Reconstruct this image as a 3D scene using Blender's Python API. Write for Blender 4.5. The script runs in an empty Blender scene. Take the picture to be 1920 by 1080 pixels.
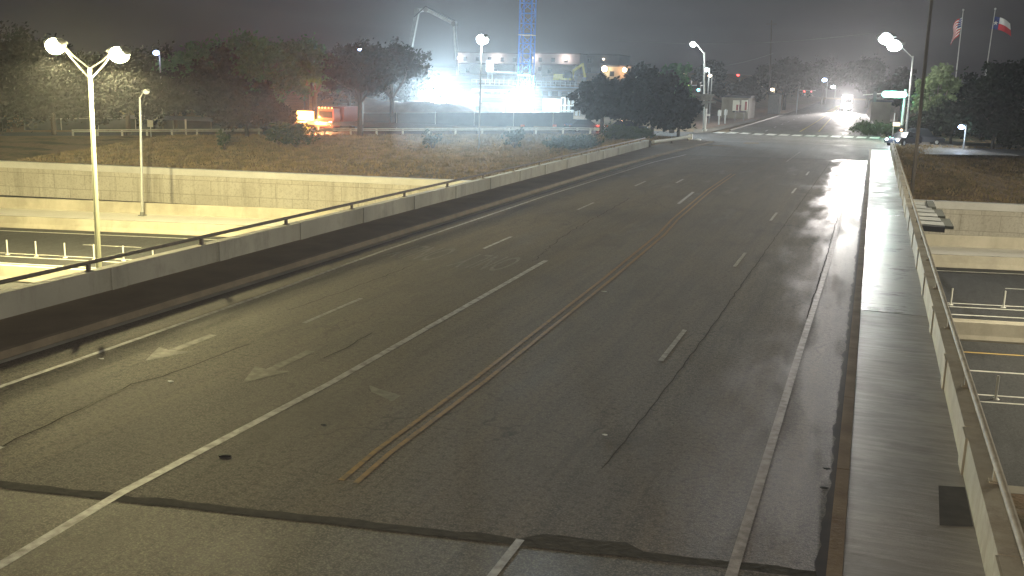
import bpy, math, random
from mathutils import Vector, Matrix, noise
random.seed(7)
S = bpy.context.scene
COL = S.collection
R = math.radians

# ------------------------------------------------------------------ camera
CAM = Vector((0.0, 0.0, 6.2316))
YAW, PITCH, ROLL, FPX = -0.34111, 0.21136, 0.027537, 1850.0
_f = Vector((math.sin(YAW)*math.cos(PITCH), math.cos(YAW)*math.cos(PITCH), -math.sin(PITCH)))
_r = Vector((math.cos(YAW), -math.sin(YAW), 0.0)); _u = _r.cross(_f)
_rr = _r*math.cos(ROLL) + _u*math.sin(ROLL); _uu = -_r*math.sin(ROLL) + _u*math.cos(ROLL)
cd = bpy.data.cameras.new("camera"); cam = bpy.data.objects.new("camera", cd); COL.objects.link(cam)
cam.matrix_world = Matrix(((_rr.x, _uu.x, -_f.x, CAM.x), (_rr.y, _uu.y, -_f.y, CAM.y), (_rr.z, _uu.z, -_f.z, CAM.z), (0, 0, 0, 1)))
cd.sensor_width = 36.0; cd.lens = FPX/1920*36; cd.clip_end = 3000; cd.clip_start = .1
S.camera = cam
S.view_settings.view_transform = 'Standard'; S.view_settings.look = 'None'
S.view_settings.exposure = -0.3; S.view_settings.gamma = 1.0
S.cycles.use_denoising = True
S.cycles.max_bounces = 6; S.cycles.diffuse_bounces = 2; S.cycles.glossy_bounces = 3
S.cycles.volume_bounces = 0; S.cycles.transparent_max_bounces = 8
S.cycles.sample_clamp_indirect = 4.0

# survey helpers: where the sight line through a spot of the photograph meets a level, or stands at a distance
def _ray(px, py):
    return _rr*((px-960)/FPX) - _uu*((py-540)/FPX) + _f
def G(px, py, z=0.0):
    d = _ray(px, py); t = (z-CAM.z)/d.z
    return CAM + d*t
def A(px, py, Y):
    d = _ray(px, py)
    return CAM + d*(Y/d.y)

# ------------------------------------------------------------------ night sky
W = bpy.data.worlds.new("World"); S.world = W; W.use_nodes = True
nt = W.node_tree; nt.nodes.clear()
wo = nt.nodes.new('ShaderNodeOutputWorld'); bg = nt.nodes.new('ShaderNodeBackground')
tc = nt.nodes.new('ShaderNodeTexCoord'); mp = nt.nodes.new('ShaderNodeMapping'); nz = nt.nodes.new('ShaderNodeTexNoise'); cr = nt.nodes.new('ShaderNodeValToRGB')
mp.inputs['Scale'].default_value = (2, 2, 5)
nz.inputs['Scale'].default_value = 1.6; nz.inputs['Detail'].default_value = 7
cr.color_ramp.elements[0].position = .35; cr.color_ramp.elements[0].color = (.02, .02, .021, 1)
cr.color_ramp.elements[1].position = .7; cr.color_ramp.elements[1].color = (.062, .059, .06, 1)
nt.links.new(tc.outputs['Generated'], mp.inputs[0]); nt.links.new(mp.outputs[0], nz.inputs['Vector'])
nt.links.new(nz.outputs[0], cr.inputs[0]); nt.links.new(cr.outputs[0], bg.inputs[0]); nt.links.new(bg.outputs[0], wo.inputs[0])
bg.inputs[1].default_value = 0.9

# ------------------------------------------------------------------ lights (most sit in lamps built below; site and truck fills have none)
K = 1.0
def light(name, loc, power, color, radius=.2, kind='POINT', target=None, cone=120, blend=.6, parent=None):
    ld = bpy.data.lights.new(name, kind); ld.energy = power*K; ld.color = color
    ld.shadow_soft_size = radius
    if kind == 'SPOT': ld.spot_size = R(cone); ld.spot_blend = blend
    o = bpy.data.objects.new(name, ld); COL.objects.link(o); o.location = loc
    if kind == 'SPOT':
        t = Vector(target) if target is not None else Vector(loc)-Vector((0, 0, 1))
        o.rotation_euler = (t-Vector(loc)).to_track_quat('-Z', 'Y').to_euler()
    if parent is not None:
        o.parent = parent; o.location = Vector(loc)-parent.location
    return o
SODIUM = (1.0, .86, .42); WARM = (1.0, .82, .55); COOL = (.72, .9, 1.0); LED = (.85, .95, 1.0); NEUT = (1.0, .87, .7)

# ------------------------------------------------------------------ materials
MATS = {}
def mat(name, col, rough=.8, col2=None, scale=3.0, bump=0.0, bscale=20.0, metal=0.0, spec=.5, emit=None, es=0.0, vscale=(1, 1, 1), detail=6, rough2=None, lo=.35, hi=.65, coat=0.0):
    m = bpy.data.materials.new(name); m.use_nodes = True; n = m.node_tree; L = n.links
    b = n.nodes['Principled BSDF']
    b.inputs['Base Color'].default_value = (*col, 1); b.inputs['Roughness'].default_value = rough
    b.inputs['Metallic'].default_value = metal; b.inputs['Specular IOR Level'].default_value = spec
    b.inputs['Coat Weight'].default_value = coat
    if col2 is not None or bump or rough2 is not None:
        t = n.nodes.new('ShaderNodeTexCoord'); mpn = n.nodes.new('ShaderNodeMapping'); mpn.inputs['Scale'].default_value = vscale
        geo = n.nodes.new('ShaderNodeNewGeometry')
        L.new(geo.outputs['Position'], mpn.inputs[0])
        no = n.nodes.new('ShaderNodeTexNoise'); no.inputs['Scale'].default_value = scale; no.inputs['Detail'].default_value = detail
        L.new(mpn.outputs[0], no.inputs['Vector'])
        mr = n.nodes.new('ShaderNodeMapRange'); mr.inputs[1].default_value = lo; mr.inputs[2].default_value = hi
        L.new(no.outputs[0], mr.inputs[0])
        if col2 is not None:
            mx = n.nodes.new('ShaderNodeMix'); mx.data_type = 'RGBA'
            mx.inputs[6].default_value = (*col, 1); mx.inputs[7].default_value = (*col2, 1)
            L.new(mr.outputs[0], mx.inputs[0]); L.new(mx.outputs[2], b.inputs['Base Color'])
        if rough2 is not None:
            mq = n.nodes.new('ShaderNodeMapRange'); mq.inputs[3].default_value = rough; mq.inputs[4].default_value = rough2
            L.new(mr.outputs[0], mq.inputs[0]); L.new(mq.outputs[0], b.inputs['Roughness'])
        if bump:
            n2 = n.nodes.new('ShaderNodeTexNoise'); n2.inputs['Scale'].default_value = bscale; n2.inputs['Detail'].default_value = 4
            L.new(mpn.outputs[0], n2.inputs['Vector'])
            bp = n.nodes.new('ShaderNodeBump'); bp.inputs['Strength'].default_value = bump; bp.inputs['Distance'].default_value = .02
            L.new(n2.outputs[0], bp.inputs['Height']); L.new(bp.outputs[0], b.inputs['Normal'])
    if emit is not None:
        b.inputs['Emission Color'].default_value = (*emit, 1); b.inputs['Emission Strength'].default_value = es
    MATS[name] = m
    return m

class NB:   # node shorthand
    def __init__(s, m): s.n = m.node_tree; s.b = s.n.nodes['Principled BSDF']
    def new(s, t, **k):
        o = s.n.nodes.new(t)
        for a, v in k.items(): setattr(o, a, v)
        return o
    def link(s, a, b): s.n.links.new(a, b)
    def noise(s, vec, scale, detail=5, rough=.5):
        o = s.new('ShaderNodeTexNoise'); o.inputs['Scale'].default_value = scale; o.inputs['Detail'].default_value = detail; o.inputs['Roughness'].default_value = rough
        s.link(vec, o.inputs['Vector']); return o.outputs[0]
    def map(s, v, a, b, c=0., d=1.):
        o = s.new('ShaderNodeMapRange'); 
        for i, x in zip((1, 2, 3, 4), (a, b, c, d)): o.inputs[i].default_value = x
        s.link(v, o.inputs[0]); return o.outputs[0]
    def math(s, op, a, b):
        o = s.new('ShaderNodeMath', operation=op)
        for i, x in enumerate((a, b)):
            if isinstance(x, (int, float)): o.inputs[i].default_value = x
            else: s.link(x, o.inputs[i])
        return o.outputs[0]
    def mix(s, f, a, b):
        o = s.new('ShaderNodeMix', data_type='RGBA')
        if isinstance(f, (int, float)): o.inputs[0].default_value = f
        else: s.link(f, o.inputs[0])
        for i, x in ((6, a), (7, b)):
            if isinstance(x, tuple): o.inputs[i].default_value = (*x, 1)
            else: s.link(x, o.inputs[i])
        return o.outputs[2]
    def pos(s, scale=(1, 1, 1), rot=0):
        g = s.new('ShaderNodeNewGeometry'); m = s.new('ShaderNodeMapping'); m.inputs['Scale'].default_value = scale; m.inputs['Rotation'].default_value = (0, 0, rot)
        s.link(g.outputs['Position'], m.inputs[0]); return m.outputs[0]

def road_mat(name, c1, c2, wet, rdry=.62, rwet=.3, tint=(.075, .066, .05), far=None):
    """worn asphalt: aggregate, tyre lanes along the road, blotches, cracks; wet adds a film where wet > noise"""
    m = mat(name, c1, .6); q = NB(m)
    P = q.pos()
    big = q.noise(P, .16, 4); mid = q.noise(P, 1.3, 6, .6); fine = q.noise(P, 28, 3, .7)
    lanes = q.noise(q.pos((1.1, .02, 1)), 1.0, 3); lng = q.noise(q.pos((2.5, .12, 1)), 1.3, 5, .65)
    f = q.math('ADD', q.math('MULTIPLY', big, .45), q.math('MULTIPLY', mid, .55))
    col = q.mix(q.map(f, .38, .62), c1, c2)
    col = q.mix(q.map(lanes, .4, .62, 0, .85), col, tint)
    col = q.mix(q.map(lng, .48, .7, 0, .75), col, tuple(x*.5 for x in c1))
    col = q.mix(q.map(fine, .46, .66, 0, .9), col, tuple(min(1, x*2.2) for x in c2))
    col = q.mix(q.map(q.noise(P, 9, 4, .8), .48, .64, 0, .8), col, tuple(x*.4 for x in c1))
    col = q.mix(q.map(q.noise(q.pos((1, .5, 1)), .45, 7, .7), .53, .68, 0, .5), col, tuple(x*.5 for x in c1))
    # cracks
    v = q.new('ShaderNodeTexVoronoi', feature='DISTANCE_TO_EDGE'); v.inputs['Scale'].default_value = .22
    wv = q.new('ShaderNodeVectorMath', operation='ADD'); nn = q.new('ShaderNodeTexNoise'); nn.inputs['Scale'].default_value = .9; nn.inputs['Detail'].default_value = 6
    q.link(P, nn.inputs['Vector']); sc = q.new('ShaderNodeVectorMath', operation='SCALE'); sc.inputs['Scale'].default_value = 1.6
    q.link(nn.outputs['Color'], sc.inputs[0]); q.link(q.pos((1, .45, 1)), wv.inputs[0]); q.link(sc.outputs[0], wv.inputs[1]); q.link(wv.outputs[0], v.inputs['Vector'])
    cmask = q.math('MULTIPLY', q.map(v.outputs[0], .008, .001, 0, 1), q.map(big, .5, .58))
    col = q.mix(q.math('MULTIPLY', cmask, .7), col, (.012, .011, .01))
    q.link(col, q.b.inputs['Base Color'])
    # wetness grows towards the kerb on the right, where the road drains
    sep = q.new('ShaderNodeSeparateXYZ'); g = q.new('ShaderNodeNewGeometry'); q.link(g.outputs['Position'], sep.inputs[0])
    w = q.math('ADD', q.map(sep.outputs[0], *wet), q.map(q.noise(q.pos((1, .25, 1)), .7, 6, .65), .35, .65, -.35, .35))
    rr_ = q.map(w, .2, .9, rdry, rwet)
    if far:     # the far end of the deck stands wetter
        k = q.math('MULTIPLY', q.map(sep.outputs[1], far[0], far[1]), q.map(w, .1, .6)); rr_ = q.math('SUBTRACT', rr_, q.math('MULTIPLY', k, far[2]))
    q.link(rr_, q.b.inputs['Roughness'])
    bp = q.new('ShaderNodeBump'); bp.inputs['Strength'].default_value = .5; bp.inputs['Distance'].default_value = .012
    q.link(q.noise(P, 45, 3, .7), bp.inputs['Height'])
    bp2 = q.new('ShaderNodeBump'); bp2.inputs['Strength'].default_value = .15; bp2.inputs['Distance'].default_value = .015
    q.link(q.noise(P, 2.2, 5, .6), bp2.inputs['Height']); q.link(bp.outputs[0], bp2.inputs['Normal']); q.link(bp2.outputs[0], q.b.inputs['Normal'])
    return m

M_road = road_mat('road_asphalt', (.052, .045, .037), (.09, .078, .063), (-3.4, -.5, 0.0, 1.0), .8, .56, (.1, .078, .055), far=(30, 64, .3))
M_junc = road_mat('junction_asphalt', (.085, .08, .072), (.12, .114, .1), (-14, 4, 0, .45), .8, .6)
M_far = road_mat('far_road_asphalt', (.05, .05, .042), (.085, .08, .06), (-30, 5, .1, .6), .8, .55)
M_hwy = road_mat('highway_asphalt', (.024, .025, .026), (.042, .043, .043), (-900, -800, .1, .12), .8, .6, (.03, .03, .03))

def concrete(name, c1, c2, sc=.8, streak=0, rough=.85, rough2=None, stain=(.1, .075, .04), sf=.5):
    m = mat(name, c1, rough); q = NB(m); P = q.pos()
    col = q.mix(q.map(q.noise(P, sc, 7, .65), .35, .65), c1, c2)
    col = q.mix(q.map(q.noise(P, 30, 3, .7), .5, .8, 0, .3), col, tuple(x*.6 for x in c1))
    if streak:   # rain streaks run down the face
        col = q.mix(q.map(q.noise(q.pos((.7, .7, .16)), 1.3, 9, .78), .5, .66, 0, sf*.8), col, stain)
        col = q.mix(q.map(q.noise(P, .35, 5, .6), .48, .62, 0, .45), col, tuple(x*.6 for x in c1))
    q.link(col, q.b.inputs['Base Color'])
    if rough2 is not None: q.link(q.map(q.noise(P, 1.2, 6, .6), .35, .65, rough, rough2), q.b.inputs['Roughness'])
    bp = q.new('ShaderNodeBump'); bp.inputs['Strength'].default_value = .3; bp.inputs['Distance'].default_value = .01
    q.link(q.noise(P, 25, 4), bp.inputs['Height']); q.link(bp.outputs[0], q.b.inputs['Normal'])
    return m
M_par = concrete('parapet_concrete', (.3, .3, .26), (.42, .42, .37), .7, 1, .8, stain=(.13, .125, .11))
M_parR = concrete('stained_parapet_concrete', (.26, .22, .15), (.36, .33, .25), .9, 1, .75, stain=(.12, .07, .04), sf=.7)
M_hcon = concrete('highway_concrete', (.4, .37, .29), (.5, .46, .37), .4, 1, .85, stain=(.3, .27, .2))
M_ledge = concrete('pale_concrete', (.7, .68, .6), (.8, .78, .7), .5)
M_cope = concrete('coping_concrete', (.62, .61, .56), (.74, .73, .68), .5)
M_kerb = concrete('kerb_concrete', (.15, .125, .09), (.22, .185, .135), 1.5)
M_walkL = concrete('walk_left_concrete', (.13, .105, .075), (.18, .15, .105), .6)
M_yardc = concrete('yard_concrete', (.35, .37, .38), (.5, .52, .53), .3)

def walk_mat(name, c1, c2, r1, r2):
    m = mat(name, c1, r1); q = NB(m); P = q.pos()
    br = q.noise(q.pos((.5, 4.5, 1), .06), 2.0, 8, .75)
    col = q.mix(q.map(q.noise(P, 1.0, 6, .6), .35, .65), c1, c2)
    col = q.mix(q.map(br, .45, .72, 0, .5), col, tuple(x*1.5 for x in c2))
    col = q.mix(q.map(q.noise(q.pos(), .5, 6, .7), .5, .66, 0, .6), col, tuple(x*.55 for x in c1))
    q.link(col, q.b.inputs['Base Color'])
    w = q.math('ADD', q.math('MULTIPLY', br, .55), q.math('MULTIPLY', q.noise(q.pos((1, .6, 1)), .9, 5), .45))
    q.link(q.map(w, .38, .62, r1, r2), q.b.inputs['Roughness'])
    bp = q.new('ShaderNodeBump'); bp.inputs['Strength'].default_value = .45; bp.inputs['Distance'].default_value = .012
    q.link(br, bp.inputs['Height']); q.link(bp.outputs[0], q.b.inputs['Normal'])
    return m
M_walkA = walk_mat('sidewalk_concrete', (.16, .15, .132), (.27, .255, .225), .5, .32)
M_walkB = walk_mat('wet_sidewalk_concrete', (.18, .176, .165), (.27, .262, .24), .42, .22)
M_walkC = walk_mat('soaked_sidewalk_concrete', (.13, .13, .125), (.19, .188, .18), .62, .3)

def panel_mat():
    m = mat('wall_panel_concrete', (.5, .45, .35), .85); q = NB(m)
    g = q.new('ShaderNodeNewGeometry'); sp = q.new('ShaderNodeSeparateXYZ'); q.link(g.outputs['Position'], sp.inputs[0])
    cb = q.new('ShaderNodeCombineXYZ'); q.link(sp.outputs[0], cb.inputs[0]); q.link(sp.outputs[2], cb.inputs[1])
    br = q.new('ShaderNodeTexBrick'); q.link(cb.outputs[0], br.inputs[0])
    br.inputs['Scale'].default_value = 1; br.inputs['Brick Width'].default_value = 3.1; br.inputs['Row Height'].default_value = 1.35
    br.inputs['Mortar Size'].default_value = .025; br.inputs['Mortar Smooth'].default_value = .1; br.offset = .5
    br.inputs['Color1'].default_value = (.6, .57, .48, 1); br.inputs['Color2'].default_value = (.65, .62, .53, 1); br.inputs['Mortar'].default_value = (.38, .35, .28, 1)
    st = q.noise(q.pos(), 6, 4, .7)
    col = q.mix(q.map(st, .5, .62, 0, .4), br.outputs[0], (.3, .26, .19))
    col = q.mix(q.map(q.noise(q.pos((1.2, 1.2, .07)), 1.2, 6, .7), .5, .7, 0, .5), col, (.2, .17, .12))
    col = q.mix(q.map(q.noise(P_ := q.pos(), .25, 4), .45, .65, 0, .3), col, (.36, .32, .25))
    q.link(col, q.b.inputs['Base Color'])
    bp = q.new('ShaderNodeBump'); bp.inputs['Strength'].default_value = .8; bp.inputs['Distance'].default_value = .05
    q.link(st, bp.inputs['Height']); q.link(bp.outputs[0], q.b.inputs['Normal'])
    return m
M_panel = panel_mat()

def grass_mat():
    m = mat('dry_grass_ground', (.16, .11, .06), .95); q = NB(m); P = q.pos()
    a = q.noise(P, .12, 5, .6); b = q.noise(q.pos((1, 1.6, 1)), 1.1, 7, .7); c = q.noise(P, 6, 4, .8)
    col = q.mix(q.map(a, .35, .65), (.24, .165, .09), (.2, .17, .08))
    col = q.mix(q.map(b, .4, .65), col, (.36, .25, .15))
    col = q.mix(q.map(c, .5, .72, 0, .7), col, (.07, .055, .028))
    col = q.mix(q.map(q.noise(q.pos((.5, 1.4, 1)), .25, 6, .7), .5, .62, 0, .75), col, (.07, .075, .03))
    col = q.mix(q.map(q.noise(P, .09, 3), .55, .66, 0, .6), col, (.3, .2, .13))
    q.link(col, q.b.inputs['Base Color'])
    bp = q.new('ShaderNodeBump'); bp.inputs['Strength'].default_value = 1; bp.inputs['Distance'].default_value = .25
    q.link(q.noise(P, 3, 5, .8), bp.inputs['Height']); q.link(bp.outputs[0], q.b.inputs['Normal'])
    return m
M_grass = grass_mat()
M_dirt = mat('bare_earth', (.2, .12, .08), .95, (.3, .2, .13), .6, .6, 4)
M_white = mat('white_road_paint', (.42, .42, .4), .6, (.17, .16, .145), 5, .2, 40, lo=.4, hi=.68)
M_hwhite = mat('bright_road_paint', (.75, .74, .68), .6, (.6, .59, .5), 3)
M_worn = mat('worn_road_paint', (.32, .29, .25), .5, (.17, .15, .125), 5, .2, 40, lo=.4, hi=.62)
M_faint = mat('nearly_gone_paint', (.18, .166, .145), .7, (.1, .09, .076), 5, .2, 40, lo=.35, hi=.6)
M_yellow = mat('yellow_road_paint', (.27, .155, .035), .65, (.13, .085, .04), 6, .2, 40, lo=.4, hi=.7)
M_joint = mat('joint_rubber', (.02, .019, .017), .95, (.045, .041, .035), 5, .4, 12)
M_galv = mat('galvanised_steel', (.42, .43, .4), .5, (.52, .53, .5), 3, metal=.4)
M_galvD = mat('weathered_steel', (.16, .17, .16), .6, (.22, .22, .2), 3, metal=.2)
M_rail = mat('painted_rail_steel', (.09, .08, .07), .55, (.14, .12, .1), 4)
M_railR = mat('bare_rail_steel', (.34, .3, .22), .7, (.24, .2, .14), 4, spec=.2)
M_wood = mat('weathered_wood', (.12, .1, .08), .9, (.07, .06, .045), 4, .4, 12, vscale=(4, 4, .4))
M_trunk = mat('bark', (.08, .065, .05), .95, (.04, .034, .026), 5, .8, 9, vscale=(3, 3, .6))
M_trunkP = mat('pale_bark', (.28, .26, .2), .9, (.18, .16, .12), 5, .6, 9, vscale=(3, 3, .6))
M_dark = mat('dark_painted_steel', (.03, .032, .035), .5)
M_darkp = mat('dark_sign_back', (.09, .095, .075), .7, (.12, .125, .1), 2)
M_cream = mat('cream_sign_face', (.68, .64, .5), .55)
M_plast = mat('white_plastic', (.6, .6, .55), .5)
M_black = mat('black_rubber', (.015, .015, .015), .8)
M_glass = mat('dark_window_glass', (.02, .025, .03), .1, spec=.8)
M_wallw = mat('white_stucco', (.42, .44, .46), .9, (.34, .36, .38), .5)
M_wallt = mat('tan_stucco', (.32, .28, .2), .9, (.25, .22, .16), .5)
M_roof = mat('grey_shingle', (.07, .07, .075), .9, (.1, .1, .1), 2)
M_blue = mat('blue_crane_paint', (.015, .13, .6), .5, (.03, .2, .7), 3)
M_exc = mat('yellow_machine_paint', (.62, .55, .08), .5, (.5, .42, .08), 3)
M_pump = mat('pale_boom_paint', (.55, .57, .56), .4, (.45, .47, .46), 2)
M_fence = mat('fence_mesh_cloth', (.035, .05, .055), .9, (.05, .065, .07), 1.5)
M_orange = mat('orange_plastic', (.5, .12, .02), .6)
M_ply = mat('plywood_formwork', (.35, .2, .1), .85, (.25, .14, .07), 2)
M_redp = mat('faded_red_paint', (.3, .06, .04), .5)
M_vest = mat('high_visibility_cloth', (.45, .6, .05), .8)
M_cloth = mat('dark_work_cloth', (.03, .04, .07), .9)
M_skin = mat('skin', (.4, .25, .17), .6)
M_paintd = mat('dark_car_paint', (.03, .035, .045), .25, coat=.5)
M_paintw = mat('white_car_paint', (.5, .5, .5), .25, coat=.5)
M_tin = mat('sheet_metal_roof', (.3, .3, .29), .5, (.22, .22, .21), 2)
def leafm(name, c1, c2):
    m = mat(name, c1, .7, c2, 1.2, lo=.3, hi=.7)
    b = m.node_tree.nodes['Principled BSDF']; b.inputs['Specular IOR Level'].default_value = .08; b.inputs['Roughness'].default_value = .95
    return m
M_leaf = leafm('lit_oak_leaves', (.03, .1, .035), (.09, .2, .08))  # raised albedo paints lamplight onto the green crowns
M_leafd = leafm('unlit_leaves', (.007, .011, .006), (.013, .02, .01))  # darkened copy stands for crowns the lamps leave unlit
M_leafp = leafm('lamplit_leaves', (.13, .17, .08), (.08, .11, .05))  # paled copy carries the street lamp's light on one tree
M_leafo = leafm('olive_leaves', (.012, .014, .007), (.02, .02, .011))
M_shrub = leafm('shrub_leaves', (.035, .06, .025), (.06, .08, .03))
def glow(name, c, s): return mat(name, (.8, .8, .8), .5, emit=c, es=s)
E_sod = glow('lit_sodium_lens', (1, .93, .6), 30); E_cool = glow('lit_cool_lens', (.85, .97, 1), 30)
E_ball = glow('lit_balloon_skin', (.75, .95, 1), 25); E_blue = glow('lit_blue_lens', (.45, .6, 1), 12)
E_head = glow('lit_headlamp', (1, .95, .9), 60); E_red = glow('lit_red_lamp', (1, .05, .04), 6); E_amb = glow('lit_amber_lamp', (1, .35, .06), 5)
E_warm = glow('lit_warm_lamp', (1, .75, .5), 10); E_green = glow('lit_green_lamp', (.1, 1, .75), 6); E_ambd = glow('lit_amber_panel', (1, .4, .06), 3)
E_sign = glow('lit_street_sign_face', (.22, 1, .8), 1.6); E_signd = glow('lit_yellow_sign_face', (1, .75, .3), 1.2); E_win = glow('lit_window', (.8, .9, 1), 1.5)
E_wind = glow('lit_work_panel', (.85, .95, 1), 4)

# ------------------------------------------------------------------ mesh building
class MB:
    def __init__(s): s.v = []; s.f = []; s.sm = []
    def add(s, v, f, smooth=False):
        o = len(s.v); s.v += [tuple(x) for x in v]; s.f += [tuple(i+o for i in q) for q in f]; s.sm += [smooth]*len(f)
    def quad(s, a, b, c, d): s.add([a, b, c, d], [(0, 1, 2, 3)])
    def box(s, x0, y0, z0, x1, y1, z1, rz=0, piv=None):
        vs = [Vector((x, y, z)) for z in (z0, z1) for y in (y0, y1) for x in (x0, x1)]
        if rz:
            p = Vector(piv) if piv is not None else Vector(((x0+x1)/2, (y0+y1)/2, 0)); m = Matrix.Rotation(rz, 3, 'Z')
            vs = [m @ (v-p) + p for v in vs]
        s.add(vs, [(0, 2, 3, 1), (4, 5, 7, 6), (0, 1, 5, 4), (2, 6, 7, 3), (0, 4, 6, 2), (1, 3, 7, 5)])
        return s
    def beam(s, a, b, w, h=None):      # a rectangular bar between two points
        a = Vector(a); b = Vector(b); h = h or w; d = (b-a).normalized()
        up = Vector((0, 0, 1)) if abs(d.z) < .95 else Vector((1, 0, 0))
        x = d.cross(up).normalized()*w/2; y = x.normalized().cross(d).normalized()*h/2
        s.add([a-x-y, a+x-y, a+x+y, a-x+y, b-x-y, b+x-y, b+x+y, b-x+y], [(0, 1, 2, 3)[::-1], (4, 5, 6, 7), (0, 1, 5, 4), (1, 2, 6, 5), (2, 3, 7, 6), (3, 0, 4, 7)])
        return s
    def tube(s, pts, r, n=10, r2=None, cap=True):
        pts = [Vector(p) for p in pts]; k = len(pts); rs = r if isinstance(r, (list, tuple)) else [r+(( r2 if r2 is not None else r)-r)*i/(k-1) for i in range(k)]
        vs = []
        for i, p in enumerate(pts):
            d = ((pts[min(i+1, k-1)]-pts[max(i-1, 0)])).normalized()
            up = Vector((0, 0, 1)) if abs(d.z) < .95 else Vector((1, 0, 0))
            x = d.cross(up).normalized(); y = x.cross(d)
            vs += [p + (x*math.cos(t*2*math.pi/n) + y*math.sin(t*2*math.pi/n))*rs[i] for t in range(n)]
        fs = [(i*n+j, i*n+(j+1) % n, (i+1)*n+(j+1) % n, (i+1)*n+j) for i in range(k-1) for j in range(n)]
        s.add(vs, fs, True)
        if cap:
            s.add([vs[j] for j in range(n)], [tuple(range(n))]); s.add([vs[(k-1)*n+j] for j in range(n)], [tuple(range(n))[::-1]])
        return s
    def ball(s, c, rx, ry=None, rz=None, n=14, m=9):
        ry = ry or rx; rz = rz or rx; c = Vector(c); vs = []
        for i in range(m+1):
            t = math.pi*i/m
            for j in range(n):
                u = 2*math.pi*j/n; vs.append(c+Vector((rx*math.sin(t)*math.cos(u), ry*math.sin(t)*math.sin(u), rz*math.cos(t))))
        s.add(vs, [(i*n+j, (i+1)*n+j, (i+1)*n+(j+1) % n, i*n+(j+1) % n) for i in range(m) for j in range(n)], True)
        return s
    def prism(s, poly, a, b, axis='y'):   # polygon in the plane across `axis`, extruded from a to b
        def P(p, t): return {'y': (p[0], t, p[1]), 'x': (t, p[0], p[1]), 'z': (p[0], p[1], t)}[axis]
        n = len(poly)
        s.add([P(p, a) for p in poly]+[P(p, b) for p in poly], [tuple(range(n)), tuple(range(n, 2*n))[::-1]]+[(i, (i+1) % n, n+(i+1) % n, n+i) for i in range(n)])
        return s
    def build(s, name, m, parent=None, offset=None):
        me = bpy.data.meshes.new(name)
        v = s.v
        if parent is not None and offset is None: offset = wloc(parent)
        if offset is not None: v = [(a[0]-offset[0], a[1]-offset[1], a[2]-offset[2]) for a in v]
        me.from_pydata(v, [], s.f); me.polygons.foreach_set('use_smooth', s.sm); me.update()
        if m is not None: me.materials.append(m)
        o = bpy.data.objects.new(name, me); COL.objects.link(o)
        if parent is not None: o.parent = parent
        return o
def wloc(o):
    v = Vector((0, 0, 0))
    while o is not None: v = v+o.location; o = o.parent
    return v
def thing(name, label, cat, loc, group=None):
    o = bpy.data.objects.new(name, None); COL.objects.link(o); o.location = loc; o.empty_display_size = .3
    o['label'] = label; o['category'] = cat
    if group: o['group'] = group
    return o
def tag(o, label, cat, group=None):
    o['label'] = label; o['category'] = cat
    if group: o['group'] = group
    return o
def struct(o): o['kind'] = 'structure'; return o
def dup(root, loc, rz=None, label=None):
    r = root.copy(); COL.objects.link(r); r.location = loc
    if rz is not None: r.rotation_euler = (0, 0, rz)
    if label: r['label'] = label
    for ch in list(root.children):
        if ch.type == 'LIGHT': continue
        c = ch.copy(); COL.objects.link(c); c.parent = r
        for g in ch.children:
            d = g.copy(); COL.objects.link(d); d.parent = c
    return r

# ================================================================== SETTING
XL, XC = -19.35, 0.0          # left parapet face, right kerb
def Yw(x): return 84.4+.2*(x+20)        # far retaining wall
def Yf(x): return 117+.25*x             # guardrail of the service road
def zf(x): return max(-3.2, min(0, (x+31)*.037)) if x < 0 else 0.0
def sstep(t): t = max(0, min(1, t)); return t*t*(3-2*t)
def terr(x, y):
    w = Yw(x); f = Yf(x)
    d = max(0, abs(x+9)-13)      # distance from the road's own embankment
    if y <= f:
        t = (y-w)/(f-w); z = -3.15+(zf(x)+3.15)*(t*.75+.25*sstep(t))
        if y > 92: z = z+(-.06-z)*sstep(1-d/8)*sstep((y-90)/10)
    else:
        z = zf(x)
        if y > f+14:
            t = y-f-14; e = sstep((-26-x)/20)
            up = min(.4, .4*t/18) + max(0, (y-160))*.05*sstep((y-160)/20)
            z = z+(min(up, 9)-z*min(1, t/22))*e
            z -= .06*(1-e)
            if x > 6: z += min(2.0, t*.03)
        else: z -= .06
    return z
def hline(a, b): return lambda x: a+b*x

# ground sheet beyond the retaining wall
m = MB(); xs = [-300, -270, -240, -215]+[-200+4*i for i in range(26)]+[-96+2*i for i in range(60)]+[24+5*i for i in range(20)]+[130, 150]
vv = [0, .6, 1.5]+[3+1.5*i for i in range(36)]+[58+4*i for i in range(20)]+[140+12*i for i in range(25)]+[450]
vs = [(x, Yw(x)+v, terr(x, Yw(x)+v)+(noise.noise(Vector((x*.3, v*.3, 0)))*.12 if 1 < v < 24 else 0)) for v in vv for x in xs]
n = len(xs); m.add(vs, [(j*n+i, j*n+i+1, (j+1)*n+i+1, (j+1)*n+i) for j in range(len(vv)-1) for i in range(n-1)], True)
struct(m.build('ground', M_grass))
# low ground sheet under everything, and the near side
m = MB(); m.box(-300, -60, -7.6, 150, 560, -6.9); struct(m.build('lower_ground', M_dirt))

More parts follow.
